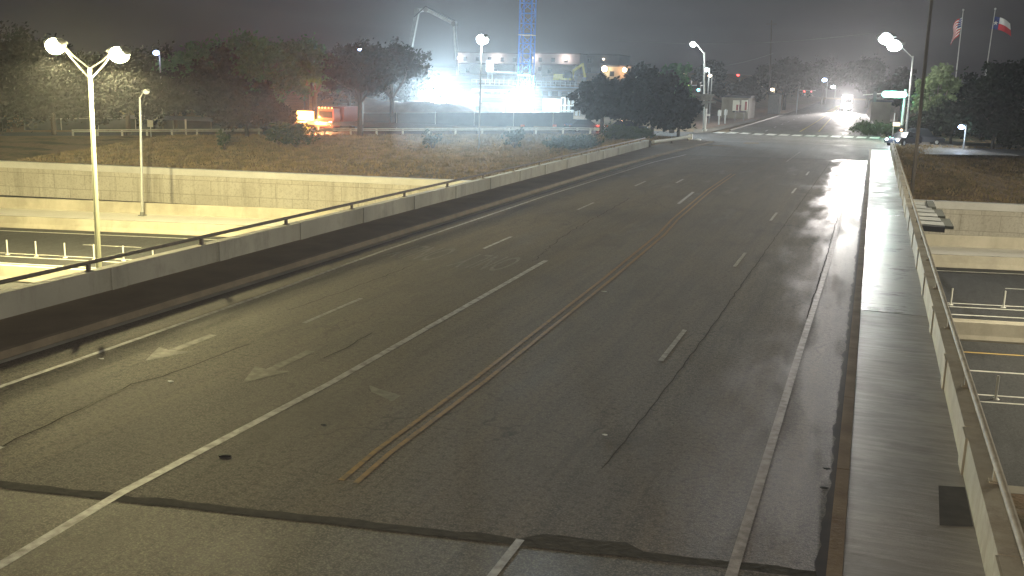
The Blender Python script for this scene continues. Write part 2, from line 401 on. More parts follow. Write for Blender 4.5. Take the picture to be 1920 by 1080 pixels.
# highway cut, 6.3 m below the bridge
HZ = -6.3
def strip(name, fa, fb, z, mt, x0=-300, x1=150, n=24, zb=None):
    m = MB(); zb = z if zb is None else zb
    for i in range(n):
        a = x0+(x1-x0)*i/n; b = x0+(x1-x0)*(i+1)/n
        m.quad((a, fa(a), z), (b, fa(b), z), (b, fb(b), zb), (a, fb(a), zb))
    return m.build(name, mt)
near0 = hline(29.6, .2)
struct(strip('highway', near0, lambda x: Yw(x)+.3, HZ, M_hwy))
def hmark(f, w, x0, x1, mt=M_hwhite, z=HZ+.006, name='highway_marking', arr=None):
    m = MB(); n = max(1, int((x1-x0)/12))
    for i in range(n):
        a = x0+(x1-x0)*i/n; b = x0+(x1-x0)*(i+1)/n
        m.quad((a, f(a)-w/2, z), (b, f(b)-w/2, z), (b, f(b)+w/2, z), (a, f(a)+w/2, z))
    return m
def hm(name, lines, mt=M_hwhite):
    mm = MB()
    for f, w, x0, x1 in lines:
        q = hmark(f, w, x0, x1); mm.add(q.v, q.f)
    return struct(mm.build(name, mt))
l1 = hline(72.8, .26); l2 = hline(61.8, .22); l2b = hline(60.75, .22); l3 = hline(58.6, .22); ld = hline(67.3, .24)
y1 = hline(50.1, .2); y2 = hline(46.7, .2); y3 = hline(42.9, .2); y3b = hline(41.9, .2); y4 = hline(31.8, .2); yd = hline(36.9, .2)
hm('far_carriageway_markings', [(l1, .2, -150, 110), (l2, .2, -150, 110), (l2b, .2, -150, 110), (l3, .22, -150, 110)]+[(ld, .16, -149.5+12.2*i, -149.5+12.2*i+4.2) for i in range(21)])
hm('near_carriageway_markings', [(y2, .2, -150, 110), (y3, .16, -150, 110), (y3b, .16, -150, 110), (y4, .2, -150, 110)]+[(yd, .14, -150+12.2*i, -147+12.2*i) for i in range(21)])
hm('highway_yellow_line', [(y1, .16, -150, 110)], mat('highway_yellow_paint', (.6, .42, .12), .6))

# concrete barriers of the highway: profile swept along a line
def sweep(f, prof, x0=-150, x1=110, n=26):
    m = MB(); k = len(prof)
    for i in range(n+1):
        x = x0+(x1-x0)*i/n
        m.v += [(x, f(x)+p[0], p[1]) for p in prof]
    for i in range(n):
        for j in range(k):
            m.f.append((i*k+j, (i+1)*k+j, (i+1)*k+(j+1) % k, i*k+(j+1) % k)); m.sm.append(False)
    m.f.append(tuple(range(k))[::-1]); m.f.append(tuple(n*k+j for j in range(k))); m.sm += [False, False]
    return m
def barprof(h, w=.62, t=.24, z=HZ-.02): return [(0, z), (w, z), (w, z+.08), (w-.14, z+.35), (w/2+t/2, z+h), (w/2-t/2, z+h), (.14, z+.35), (0, z+.08)]
b1f = hline(74.3, .26); b2f = hline(79.6, .26); bm = hline(52.4, .2); bmb = hline(54.4, .21); bn = hline(30.5, .2)
tag(sweep(b1f, barprof(.9)).build('concrete_barrier', M_hcon), 'long cream concrete barrier along the far edge of the sunken highway', 'barrier')
struct(strip('raised_median', lambda x: b1f(x)+.4, lambda x: b2f(x)+.1, HZ+.72, M_ledge))
tag(sweep(b2f, [(0, HZ-.02), (.5, HZ-.02), (.35, HZ+1.62), (.12, HZ+1.62), (.05, HZ+.8), (0, HZ+.72)]).build('concrete_barrier', M_hcon), 'taller cream barrier behind the pale raised strip, nearest the panelled wall', 'barrier')
tag(sweep(bm, [(0, HZ-.02), (.9, HZ-.02), (.75, HZ+.9), (.35, HZ+.9), (.12, HZ+.3), (0, HZ+.1)]).build('concrete_barrier', M_hcon), 'brown stained median barrier between the two highway carriageways', 'barrier')
strip('median_fill', lambda x: bm(x)+.7, lambda x: bmb(x)-.1, HZ+.55, M_hcon)['kind'] = 'structure'
tag(sweep(bmb, [(0, HZ-.02), (.55, HZ-.02), (.4, HZ+.62), (.15, HZ+.62), (0, HZ+.5)]).build('concrete_barrier', M_hcon), 'low concrete kerb barrier on the far side of the highway median', 'barrier')
tag(sweep(bn, [(-.9, HZ-.02), (0, HZ-.02), (-.1, HZ+.1), (-.3, HZ+.95), (-.55, HZ+.95), (-.9, HZ+.95)]).build('concrete_barrier', M_hcon), 'near highway barrier at the foot of the closest bank, lower right', 'barrier')
# near bank
m = MB(); 
for i in range(24):
    a = -150+260*i/24; b = -150+260*(i+1)/24
    for (d0, z0), (d1, z1) in (((-.85, HZ+.93), (-2.2, HZ+1.0)), ((-2.2, HZ+1.0), (-9, -2.6)), ((-9, -2.6), (-90, -1.5))):
        m.quad((a, bn(a)+d1, z1), (b, bn(b)+d1, z1), (b, bn(b)+d0, z0), (a, bn(a)+d0, z0))
struct(m.build('near_bank', M_grass))

# far retaining wall
t = thing('retaining_wall', 'long cream retaining wall of patterned concrete panels under a bright coping', 'wall', (-20, Yw(-20), HZ))
sweep(Yw, [(0, HZ), (.5, HZ), (.5, -3.62), (0, -3.62)]).build('panel_wall', M_panel, t)
sweep(Yw, [(-.14, -3.62), (.62, -3.62), (.62, -3.02), (-.14, -3.02)]).build('coping', M_cope, t)

# bridge
t = thing('road_bridge', 'concrete road bridge with low parapets and pipe handrails crossing the sunken highway', 'bridge', (-9, 10, 0))
BR = t
m = MB(); m.box(XL-.32, -40, -.34, 2.32, 100, -.04); m.build('deck_slab', M_par, t)
m = MB()
for x in (-18.5, -14.7, -10.9, -7.1, -3.3, .9): m.box(x-.35, 24, -1.5, x+.35, Yw(x), -.34)
m.build('girder', M_par, t)
for yy in (54.5, 30.0):
    m = MB(); m.box(-19.5, yy+1.4-1.9, -2.3, 1.9, yy+2.6-1.9, -1.5, .2, (-9, yy, 0)); m.build('pier_cap', M_hcon, t)
    for x in (-16, -9, -2):
        m = MB(); m.tube([(x, yy+(x+9)*.2, HZ), (x, yy+(x+9)*.2, -2.3)], .5, 14); m.build('pier', M_hcon, t)

PY0 = 12.3-4.85*10
def parapet(side, x0, x1, end, mt):
    m = MB()
    k = 0
    y = PY0
    while y < end-.5:
        ye = min(y+4.85, end)
        m.box(x0, y+.012, -.03, x1, ye-.012, .78)
        # slightly proud pilaster at each joint, thin drip cap
        s = 1 if side < 0 else -1
        inner = x1 if side < 0 else x0
        m.box(min(inner, inner+s*.035), y-.6, -.03, max(inner, inner+s*.035), y-.02, .772)
        y = ye; k += 1
    m.box(x0+.012, PY0, -.03, x1-.012, end-.01, .76)
    return m.build('parapet', mt, BR)
pL = parapet(-1, XL-.3, XL, 91.5, M_par); pR = parapet(1, 1.92, 2.26, 106.0, M_parR)
def handrail(xc, end, mt, zr=1.0):
    m = MB(); m.tube([(xc, -35, zr), (xc, end, zr)], .058, 8)
    h = m.build('handrail', mt, BR)
    y = PY0+2.0 if xc < 0 else PY0
    y = 30.5-4.85*12 if xc < 0 else 29.3-4.85*13
    while y < end:
        m = MB(); m.box(xc-.045, y-.045, .77, xc+.045, y+.045, zr-.02); m.box(xc-.09, y-.09, .775, xc+.09, y+.09, .8); m.build('rail_post', mt, h)
        y += 4.85
    return h
handrail(XL-.2, 90.5, M_rail); handrail(2.14, 105, M_railR)

# road surfaces on the bridge and beyond
def sheet(name, poly, z, mt, sub=0):
    m = MB(); m.add([(x, y, z) for x, y in poly], [tuple(range(len(poly)))]); return struct(m.build(name, mt))
sheet('bridge_road', [(-17.12, -40), (0, -40), (0, 90.4), (-16.5, 84.2)], -.0, M_road)
sheet('intersection_road', [(-16.5, 84.2), (0, 90.4), (0, 100), (14, 108), (60, 120), (60, 140), (14, 130), (3, 131), (-20.5, 126), (-30, 122), (-90, 107), (-90, 96), (-33, 109.8), (-22, 108.5), (-17.6, 104)], -.003, M_junc)
m = MB()
prevs = None
for i in range(30):
    y = 128+12*i; xl = -17.3 if y < 260 else -17.3-(y-260)*.012; xr = 1.2 if y < 150 else max(-1.6, 1.2-(y-150)*.035)
    cur = ((xl, y, .0-.001*i), (xr, y, .0-.001*i))
    if prevs: m.quad(prevs[0], prevs[1], cur[1], cur[0])
    prevs = cur
struct(m.build('far_road', M_far))
m = MB()
for sx, fx in ((-1, lambda y: -17.3 if y < 260 else -17.3-(y-260)*.012), (1, lambda y: 1.2 if y < 150 else max(-1.6, 1.2-(y-150)*.035))):
    for i in range(28):
        y = 133+12*i
        a, b = fx(y), fx(y+12)
        m.add([(a, y, -.02), (a+sx*.3, y, -.02), (a+sx*.3, y, .16), (a, y, .16), (b, y+12, -.02), (b+sx*.3, y+12, -.02), (b+sx*.3, y+12, .16), (b, y+12, .16)],
              [(0, 1, 2, 3), (7, 6, 5, 4), (0, 4, 5, 1), (1, 5, 6, 2), (2, 6, 7, 3), (3, 7, 4, 0)])
struct(m.build('far_road_kerb', M_kerb))
# frontage road on the left, running past the guardrail
m = MB()
for i in range(24):
    a = -300+270*i/24; b = -300+270*(i+1)/24
    m.quad((a, Yf(a)+1.2, zf(a)-.02), (b, Yf(b)+1.2, zf(b)-.02), (b, Yf(b)+12, zf(b)-.02), (a, Yf(a)+12, zf(a)-.02))
struct(m.build('service_road', M_junc))

# left walk, its kerb; right walk
def xcl(y): return -17.1 if y < 70 else -17.1+(y-70)*.045
m = MB(); k = 0
for i in range(18):
    y = -40+8.1*i; a, b = xcl(y), xcl(y+8.1)
    m.quad((XL+.0, y, .15), (a-.19, y, .15), (b-.19, y+8.1, .15), (XL, y+8.1, .15))
struct(m.build('left_sidewalk', M_walkL))
m = MB()
for i in range(18):
    y = -40+8.1*i; a, b = xcl(y), xcl(y+8.1); w = .18
    m.add([(a-w, y, -.02), (a, y, -.02), (a-.02, y, .155), (a-w, y, .155), (b-w, y+8.1, -.02), (b, y+8.1, -.02), (b-.02, y+8.1, .155), (b-w, y+8.1, .155)],
          [(0, 1, 2, 3), (7, 6, 5, 4), (0, 4, 5, 1), (1, 5, 6, 2), (2, 6, 7, 3), (3, 7, 4, 0)])
struct(m.build('left_kerb', M_kerb))
for nm, ya, yb, mt in (('sidewalk', -40, 28.4, M_walkA), ('sidewalk', 28.4, 53.4, M_walkB), ('sidewalk', 53.4, 88, M_walkC), ('sidewalk', 88, 104, M_walkA)):
    m = MB(); m.box(.2, ya+.012, -.03, 1.93, yb-.012, .15+(.004 if ya in (28.4,) else 0)); struct(m.build(nm, mt))
m = MB()
y = -40
while y < 103: m.box(.0, y+.006, -.03, .195, y+3.99, .158); y += 4
struct(m.build('right_kerb', mat('stained_kerb_concrete', (.13, .085, .045), .7, (.2, .15, .09), 1.4, .3, 15)))
# dirt and debris line in the right gutter
m = MB(); rnd = random.Random(3)
y = 4
pts = []
while y < 92:
    pts.append((y, .05+.14*abs(noise.noise(Vector((y*.9, 0, 3))))+.05*rnd.random())); y += .18
for (ya, wa), (yb, wb) in zip(pts, pts[1:]): m.quad((-wa, ya, .006), (.0, ya, .006), (0, yb, .006), (-wb, yb, .006))
struct(m.build('gutter_dirt', mat('gutter_silt', (.03, .022, .02), .6, (.015, .012, .014), 3)))
# dark patch and small drain on the right walk
sheet('sidewalk_patch', [(1.45, 14.35), (1.9, 14.5), (1.905, 16.0), (1.52, 15.9)], .156, mat('damp_patch', (.035, .032, .028), .7, (.06, .055, .048), 3))

# ---- markings on the bridge deck
def line(pts, w, z=.005, off=0.0):
    m = MB(); P = [Vector((p[0]+off, p[1], z)) for p in pts]; q = []
    for i, p in enumerate(P):
        d = (P[min(i+1, len(P)-1)]-P[max(i-1, 0)]).normalized(); s = Vector((d.y, -d.x, 0))*w/2; q.append((p-s, p+s))
    for a, b in zip(q, q[1:]): m.quad(a[0], a[1], b[1], b[0])
    return m
def join(ms):
    o = MB()
    for x in ms: o.add(x.v, x.f)
    return o
struct(line([(-15.5, -40), (-15.6, 14), (-15.7, 23), (-16.0, 31), (-16.1, 50), (-15.7, 76), (-14.9, 86)], .13).build('edge_line', M_white))
struct(line([(-9.8, -40), (-9.85, 8.7), (-10, 11), (-9.9, 17), (-10.2, 32.2)], .17).build('lane_line', M_white))
yel = [(-7.12, 12.7), (-7.2, 14), (-7.2, 18.4), (-7.3, 23), (-7.45, 30), (-7.75, 40), (-8.1, 45), (-8.6, 58), (-8.75, 70)]
struct(join([line(yel, .1, .005, -.13), line(yel, .1, .005, .13)]).build('double_yellow_line', M_yellow))
struct(join([line([(-13+.1*(i == 0), 8.6+12.4*i), (-13.05, 11.7+12.4*i)], .12) for i in range(-1, 5)]).build('lane_dashes', M_white))
struct(join([line([(-4.0, 8.8+12.7*i), (-4, 11.9+12.7*i)], .12) for i in range(-1, 6)]).build('lane_dashes', M_white))
struct(line([(-1.2, -40), (-1.15, 12), (-1.1, 24), (-1.0, 36), (-1.0, 60), (-.95, 84)], .15).build('edge_line', M_worn))
a_ = G(1475, 303); b_ = G(1500, 285)
struct(join([line([(a_.x, a_.y), (b_.x, b_.y)], .14), line([G(1268, 343)[:2], G(1281, 336)[:2]], .13), line([G(1272, 382)[:2], G(1300, 360)[:2]], .16)]).build('worn_dashes', M_worn))
def arrow(tip, tail, hw=.45, sw=.11):
    a = G(*tip); b = G(*tail); d = (b-a); L = d.length; d.normalize(); s = Vector((d.y, -d.x, 0)); h = L*.42
    m = MB(); P = [a, a+d*h+s*hw, a+d*(h*.9)+s*sw, b+s*sw, b-s*sw, a+d*(h*.9)-s*sw, a+d*h-s*hw]
    m.add([(p.x, p.y, .005) for p in P], [(0, 1, 2, 5, 6), (2, 3, 4, 5)]); return m
struct(join([arrow((455, 718), (583, 658)), arrow((272, 677), (400, 628))]).build('arrow_markings', M_faint))
m = MB(); P = [(692, 722), (712, 730), (740, 738), (752, 742), (735, 753), (724, 748), (710, 741), (696, 735)]
m.add([(*G(*p)[:2], .005) for p in P], [tuple(range(8))]); struct(m.build('worn_arrow_remnant', M_faint))
def word(txt, x, y, wid, lng):
    cu = bpy.data.curves.new('word', 'FONT'); cu.body = txt; cu.align_x = 'CENTER'; cu.size = 1
    o = bpy.data.objects.new('word', cu); COL.objects.link(o)
    dg = bpy.context.evaluated_depsgraph_get(); dg.update()
    me = bpy.data.meshes.new_from_object(o.evaluated_get(dg)); bpy.data.objects.remove(o)
    xs_ = [v.co.x for v in me.vertices]; ys_ = [v.co.y for v in me.vertices]
    kx = wid/(max(xs_)-min(xs_)); ky = lng/(max(ys_)-min(ys_))
    for v in me.vertices: v.co = (x-v.co.x*kx, y-(v.co.y-min(ys_))*ky, .005)
    me.materials.append(M_faint)
    o = bpy.data.objects.new('lane_word_marking', me); COL.objects.link(o); return struct(o)
g1 = G(785, 476); g2 = G(912, 492)
word('ONLY', g1.x, g1.y+1.6, 1.9, 2.7); word('ONLY', g2.x, g2.y+1.4, 1.9, 2.7)
# expansion joint near the camera, with a ragged patch along it
m = MB(); y = 0; N = 60
for i in range(N):
    xa = -17.08+17.0*i/N; xb = -17.08+17.0*(i+1)/N
    def jy(x): return 10.55+(x+11.9)*.165+.03*noise.noise(Vector((x*1.3, 0, 0)))
    def jw(x): return .09+.08*noise.noise(Vector((x*2.1, 5, 0)))+(.2 if -3.9 < x < -2.6 else 0)
    m.quad((xa, jy(xa)-.13, .004), (xb, jy(xb)-.13, .004), (xb, jy(xb)+jw(xb), .004), (xa, jy(xa)+jw(xa), .004))
struct(m.build('expansion_joint', M_joint))
# older rougher pavement in front of the joint
m = MB(); m.add([(-17.1, -40, .002), (0, -40, .002), (0, 12.35, .002), (-17.1, 9.46, .002)], [(0, 1, 2, 3)])
struct(m.build('approach_road', road_mat('approach_asphalt', (.06, .053, .042), (.1, .088, .066), (-9, 2, 0, .5), .7, .45)))
def pxline(pts, w, wob=.05, seed=1, z=.0045):
    P = [G(*p) for p in pts]; out = []
    for a, b in zip(P, P[1:]):
        k = max(2, int((b-a).length/.35))
        for i in range(k): q_ = a.lerp(b, i/k); out.append((q_.x+wob*noise.noise(Vector((q_.x*2, q_.y*2, seed))), q_.y+wob*noise.noise(Vector((q_.x*2, q_.y*2, seed+9)))))
    out.append((P[-1].x, P[-1].y)); return line(out, w, z)
M_crack = mat('crack_sealant', (.036, .031, .026), .95, spec=.1)
struct(join([pxline([(0, 838), (90, 795), (180, 752), (250, 722), (350, 690), (470, 645)], .03, .12, 1), pxline([(540, 582), (640, 548), (740, 510), (772, 498)], .03, .12, 2), pxline([(605, 672), (650, 652), (698, 624)], .03, .1, 3),
             pxline([(1130, 880), (1240, 740), (1330, 620), (1450, 450), (1558, 302)], .02, .05, 4), pxline([(1512, 600), (1550, 480), (1592, 330)], .03, .05, 5), pxline([(1000, 490), (1060, 440), (1180, 372)], .03, .2, 8)]).build('sealed_cracks', M_crack))
struct(join([pxline([(118, 784), (180, 752), (246, 724)], .025, .12, 1, .0062)]).build('crack_spall', M_kerb))
# joint between deck and junction
struct(line([(-17.3, 84.2), (0, 90.4)], .25, .003).build('deck_end_joint', M_joint))
# crosswalk blocks and faint stop lines
m = MB()
for i in range(13):
    g = G(1348+24.2*i, 249.3+.75*i-(.9 if i < 3 else 0)); m.quad((g.x-.55, g.y-1.7, .006), (g.x+.55, g.y-1.7, .006), (g.x+.7, g.y+1.9, .006), (g.x-.4, g.y+1.9, .006))
struct(m.build('crosswalk', M_hwhite))
struct(join([line([(-17, 107), (-9, 112.5), (1, 110.5)], .25), line([(-16.6, 117.5), (2, 121)], .2)]).build('faint_stop_lines', M_worn))
def fy(p): g = G(*p); return (g.x, g.y)
struct(join([line([fy((1500, 247)), fy((1530, 229)), fy((1560, 209)), (-10.2, 330)], .22, .012), line([fy((1535, 247)), fy((1556, 224)), (-8.3, 260), (-9.6, 330)], .22, .012)]).build('far_yellow_lines', mat('far_yellow_paint', (.5, .4, .08), .6)))
struct(join([line([(-13.2, 136+12*i), (-13.3, 140+12*i)], .16, .012) for i in range(9)]+[line([(-3.4, 136+12*i), (-3.5, 140+12*i)], .16, .012) for i in range(9)]).build('far_lane_dashes', M_white))
m = MB(); m.box(-10.4, 252, -.02, -8.9, 330, .14); struct(m.build('median_kerb', mat('yellow_kerb_paint', (.6, .42, .1), .6)))
# bare earth areas: far corner and right shoulder
def patch(name, px, z, mt, dz=0):
    m = MB(); P = [G(x, y, z) for x, y in px]; m.add([(p.x, p.y, z+dz) for p in P], [tuple(range(len(P)))]); return struct(m.build(name, mt))
patch('corner_earth', [(1310, 244), (1345, 237), (1400, 228), (1470, 213), (1520, 196), (1470, 196), (1400, 204), (1330, 218), (1300, 230)], .02, M_dirt)
patch('corner_pavement', [(1302, 250), (1330, 248), (1420, 226), (1412, 223), (1330, 241), (1300, 243)], .1, M_kerb)

# ================================================================== STREET FURNITURE
def luminaire(parent, at, direc, lens, size=.9, nm='lamp_head'):
    d = Vector(direc).normalized(); a = Vector(at)
    m = MB(); m.tube([a-d*size*.6, a-d*size*.25, a+d*size*.35, a+d*size*.6], [.08, size*.2, size*.22, size*.1], 10)
    h = m.build(nm, M_galvD, parent)
    m = MB(); m.ball(a+d*.05-Vector((0, 0, size*.14)), size*.42, size*.42, size*.34, 14, 8); m.build('lens', lens, h)
    return h
def pole(t, base, top, r0, r1, mt=M_galv):
    m = MB(); m.tube([base, top], [r0, r1], 12); m.build('pole', mt, t)
    m = MB(); b = Vector(base); m.box(b.x-r0*2, b.y-r0*2, b.z, b.x+r0*2, b.y+r0*2, b.z+.06); m.tube([b+Vector((0, 0, .06)), b+Vector((0, 0, .3))], r0*1.5, 12); m.build('base_plate', M_galvD, t)

# twin lamp on the highway median
b = Vector((-41.45, 44.9, HZ+.55)); top = Vector((-41.3, 45, 6.05))
t = thing('street_lamp', 'tall pole with two bright yellow lamps on V arms, left', 'street lamp', b)
pole(t, b, top, .17, .1, mat('yellowed_galvanised_steel', (.5, .52, .38), .5))
for px, py in ((105, 80), (222, 96)):
    h = A(px, py, 45); d = (h-top); dd = Vector((d.x, d.y, 0)).normalized()
    m = MB(); m.tube([top-Vector((0, 0, .6)), top+d*.5-Vector((0, 0, .25)), h-dd*.35], .045, 8); m.tube([top-Vector((0, 0, .05)), top+d*.5+Vector((0, 0, .0)), h-dd*.35+Vector((0, 0, .05))], .045, 8); m.build('arm', M_galv, t)
    luminaire(t, h, dd, E_sod, 1.3)
    light('lamp_light', h-Vector((0, 0, 1.0)), 30000, SODIUM, .12, 'SPOT', h-Vector((0, 0, 9)), 177, .12, parent=t); light('lamp_light', h-Vector((0, 0, .75)), 8000, SODIUM, .2, parent=t)
for bx, lab in ((-101, 'highway lamp pole left of the picture on the median'), (20, 'highway lamp pole right of the picture on the median')):
    b = Vector((bx, 53.1+.2*bx, HZ+.55)); t = thing('street_lamp', lab, 'street lamp', b); pole(t, b, b+Vector((0, 0, 11.8)), .17, .1)
    for dy in (-2, 2):
        h = b+Vector((0, dy, 13)); m = MB(); m.tube([b+Vector((0, 0, 11.7)), h], .045, 8); m.build('arm', M_galv, t); luminaire(t, h, (0, dy, 0), E_sod, 1.0)
        light('lamp_light', h-Vector((0, 0, .5)), 26000, SODIUM if bx < 0 else (1, .9, .66), .3, 'SPOT', h-Vector((0, 0, 9)), 177, .12, parent=t)
# small single lamp on the raised median
b = Vector((-54.7, 64.4, HZ+.72)); top = A(262, 182, 64.4)
t = thing('street_lamp', 'slim highway lamp with one dim head standing on the raised median', 'street lamp', b)
pole(t, b, top, .12, .07)
h = A(273, 170, 64.4); m = MB(); m.tube([top-Vector((0, 0, .1)), top+(h-top)*.6+Vector((0, 0, .1)), h], .045, 8); m.build('arm', M_galv, t)
luminaire(t, h, (1, 0, .1), mat('faint_glow_lens', (.7, .7, .65), .3, emit=(1, .9, .7), es=.6), .6)  # faint glow put into the lens, no light cast
# central lamp on the grass
b = A(898, 262, 97); b.z = terr(b.x, b.y); top = A(903, 90, 97)
t = thing('street_lamp', 'slender dark pole with one white lamp in front of the construction site', 'street lamp', b)
pole(t, b, top+Vector((0, 0, .6)), .1, .06, M_galvD); h = A(904, 70, 97)
m = MB(); m.tube([top+Vector((0, 0, .5)), h-Vector((.0, 0, .1))], .04, 6); m.build('arm', M_galvD, t)
luminaire(t, h, (1, -.4, 0), E_cool, 1.5); light('lamp_light', h-Vector((0, .5, .6)), 9000, LED, .3, parent=t)
# right lamp at the bridge end
b = Vector((3.7, 119.8, -.02)); top = A(1712, 105, 120)
t = thing('street_lamp', 'bright white street lamp leaning over the road at the right bridge end', 'street lamp', b)
pole(t, b, top, .13, .08); h = A(1662, 68, 120); d = h-top; dd = Vector((d.x, d.y, 0)).normalized()
m = MB(); m.tube([top-Vector((0, 0, .2)), top+d*.5+Vector((0, 0, .1)), h-dd*.4], .045, 8); m.build('arm', M_galv, t)
for k in (0, 1): luminaire(t, h+dd*(k*-1.0)+Vector((0, 0, -.75*k)), dd, E_cool, 1.8)
light('lamp_light', h-Vector((0, 0, .9)), 36000, (1, .98, .93), .35, parent=t)
# corner signal pole with lamp
b = Vector((-20.4, 130, 0)); top = A(1321, 98, 130)
t = thing('signal_pole', 'signal pole at the left far corner with blue white lamp on top arm', 'traffic light', b)
pole(t, b, top, .14, .09); h = A(1300, 81, 130); m = MB(); m.tube([top-Vector((0, 0, .2)), h+Vector((.3, 0, 0))], .05, 8); m.build('arm', M_galv, t)
luminaire(t, h, (-1, 0, .2), E_cool, .9); light('lamp_light', h-Vector((0, 0, .6)), 5000, LED, .25, parent=t)
def sighead(par, at, em, face=-1, idx=2):
    a = Vector(at); m = MB(); m.box(a.x-.22, a.y-.1, a.z-.6, a.x+.22, a.y+.1, a.z+.6); o = m.build('signal_head', M_dark, par)
    for k in range(3):
        m = MB(); m.tube([(a.x, a.y-.11, a.z+.38-.38*k), (a.x, a.y-.16, a.z+.38-.38*k)], .16, 12); m.build('signal_lens', em if k == idx else M_dark, o)
arm0 = A(1319, 160, 130); m = MB(); m.tube([arm0, A(1290, 160, 131)], .06, 8); m.build('mast_arm', M_galv, t)
sighead(t, A(1310, 163, 129.5), glow('lit_cyan_signal', (.2, .9, 1), 12)); sighead(t, A(1293, 160, 129.5), glow('lit_lime_signal', (.6, 1, .15), 2), idx=1)
for k, (px, py, w, h_) in enumerate([(1312, 178, 3.0, .28), (1320, 184, 1.4, .5), (1318, 191, 2.6, .3), (1314, 197, 1.0, .5)]):
    c = A(px+5, py, 129.6); m = MB(); m.box(c.x-w/2, c.y-.03, c.z-h_/2, c.x+w/2, c.y+.03, c.z+h_/2); m.build('sign_plate', M_galvD, t)
b = A(1322, 239, 127); b.z = 0
t = thing('signal_post', 'short pale pedestrian signal post at the far left corner kerb', 'signal post', b)
m = MB(); m.tube([b, b+Vector((0, 0, 2.9))], .13, 10); m.tube([b, b+Vector((0, 0, .35))], .28, 10); m.build('post', M_plast, t)
m = MB(); m.box(b.x+.1, b.y-.1, 2.0, b.x+.5, b.y+.1, 2.25); m.build('push_button_box', M_plast, t)
for (px, py, Y, lab) in ((1348, 228, 150, 'white marker post left of the two banner signs'), (1360, 222, 155, 'pale post nearest the low shop on the corner')):
    g = A(px, py, Y); t = thing('marker_post', lab, 'post', (g.x, g.y, 0)); m = MB(); m.tube([(g.x, g.y, 0), (g.x, g.y, 2.2)], .12, 8); m.box(g.x-.25, g.y-.05, 1.3, g.x+.25, g.y+.05, 2.1); m.build('post', M_plast, t)
for i, (px, lab) in enumerate(((1379, 'left one of two white and red banner signs on the corner'), (1395, 'right one of two white and red banner signs, redder half below'))):
    g = A(px, 208, 165); z0 = max(.3, g.z); t = thing('banner_sign', lab, 'sign', (g.x, g.y, 0), 'banner signs on the corner')
    m = MB(); m.box(g.x-.5, g.y-.04, z0, g.x+.5, g.y+.04, z0+1.7); m.build('sign_board', M_cream, t)
    m = MB(); m.box(g.x+.08, g.y-.06, z0+.1, g.x+.4, g.y-.042, z0+1.0+.5*i); m.build('red_stripe', M_redp, t)
    m = MB(); m.tube([(g.x, g.y+.06, 0), (g.x, g.y+.06, z0+.5)], .05, 6); m.build('post', M_galvD, t)
# lit street-name sign on its mast arm, right
b = A(1688, 262, 134); b.z = 0; topm = A(1697, 172, 134)
t = thing('signal_pole', 'thick signal pole behind the right street lamp holding a long thin arm', 'traffic light', b)
m = MB(); m.tube([b, (b.x, b.y, topm.z+.3)], .22, 12, .16); m.build('pole', M_galv, t)
m = MB(); e = A(1618, 178, 134); m.tube([(b.x, b.y, topm.z), (e.x, e.y, e.z)], .09, 8, .05); m.build('mast_arm', M_galv, t)
sighead(t, A(1640, 182, 133.7), M_dark); sighead(t, A(1690, 244, 133.7), glow('lit_orange_hand', (1, .45, .2), 5), idx=1)
c = A(1677, 177, 133.4)
t = thing('street_name_sign', 'glowing green white oblong street name sign hanging from the right arm', 'sign', c)
m = MB(); n_ = 16
poly = [(c.x+(1.1 if math.cos(u) > 0 else -1.1)+.38*math.cos(u), c.z+.38*math.sin(u)) for u in [2*math.pi*(k+.5)/n_ for k in range(n_)]]
m.prism(poly, c.y-.1, c.y+.1); m.build('sign_face', E_sign, t)
m = MB(); m.prism([((p[0]-c.x)*1.04+c.x, (p[1]-c.z)*1.1+c.z) for p in poly], c.y+.0-.06, c.y+.06); m.build('sign_frame', M_dark, t)
light('lamp_light', c+Vector((0, -.6, 0)), 1600, (.2, 1, .75), .5, parent=t)
b = A(1674, 250, 130); b.z = 0
t = thing('pedestrian_signal', 'slim post with lit yellow panel beside the right crosswalk end', 'signal post', b)
m = MB(); m.tube([b, b+Vector((0, 0, 3.1))], .06, 8); m.build('post', M_galv, t)
c = A(1681, 233, 129.9); m = MB(); m.box(c.x-.4, c.y-.06, c.z-.22, c.x+.4, c.y+.06, c.z+.22); m.build('lit_panel', E_signd, t)
# utility poles and wires
b = A(1708, 378, 88); b.z = terr(b.x, b.y)
t = thing('utility_pole', 'tall grey pole rising out of frame behind the right parapet', 'utility pole', b)
m = MB(); m.tube([b, (b.x-.25, b.y+.3, 26)], .16, 10, .11); m.build('pole', M_wood, t)
b = A(1443, 190, 230); b.z = 0; tp = A(1447, 38, 230)
t = thing('utility_pole', 'distant hazy utility pole beyond the shop trees left of the far road', 'utility pole', b)
m = MB(); m.tube([b, tp], .22, 8, .15); m.build('pole', M_wood, t)
m = MB(); m.beam(tp+Vector((-1.2, 0, -.8)), tp+Vector((1.2, 0, -.8)), .15); m.build('crossarm', M_wood, t)
for lab, pa, pb, Ya, Yb in (('upper overhead wire sagging across the trees left of the signal pole', (1150, 76), (1640, 62), 180, 200), ('lower overhead wire crossing in front of the far trees', (1250, 124), (1450, 100), 170, 220)):
    a = A(*pa, Ya); c = A(*pb, Yb); pts = [a.lerp(c, k/10)-Vector((0, 0, 1.2*math.sin(math.pi*k/10))) for k in range(11)]
    m = MB(); m.tube(pts, .035, 5); tag(m.build('overhead_wire', M_galvD), lab, 'wire')

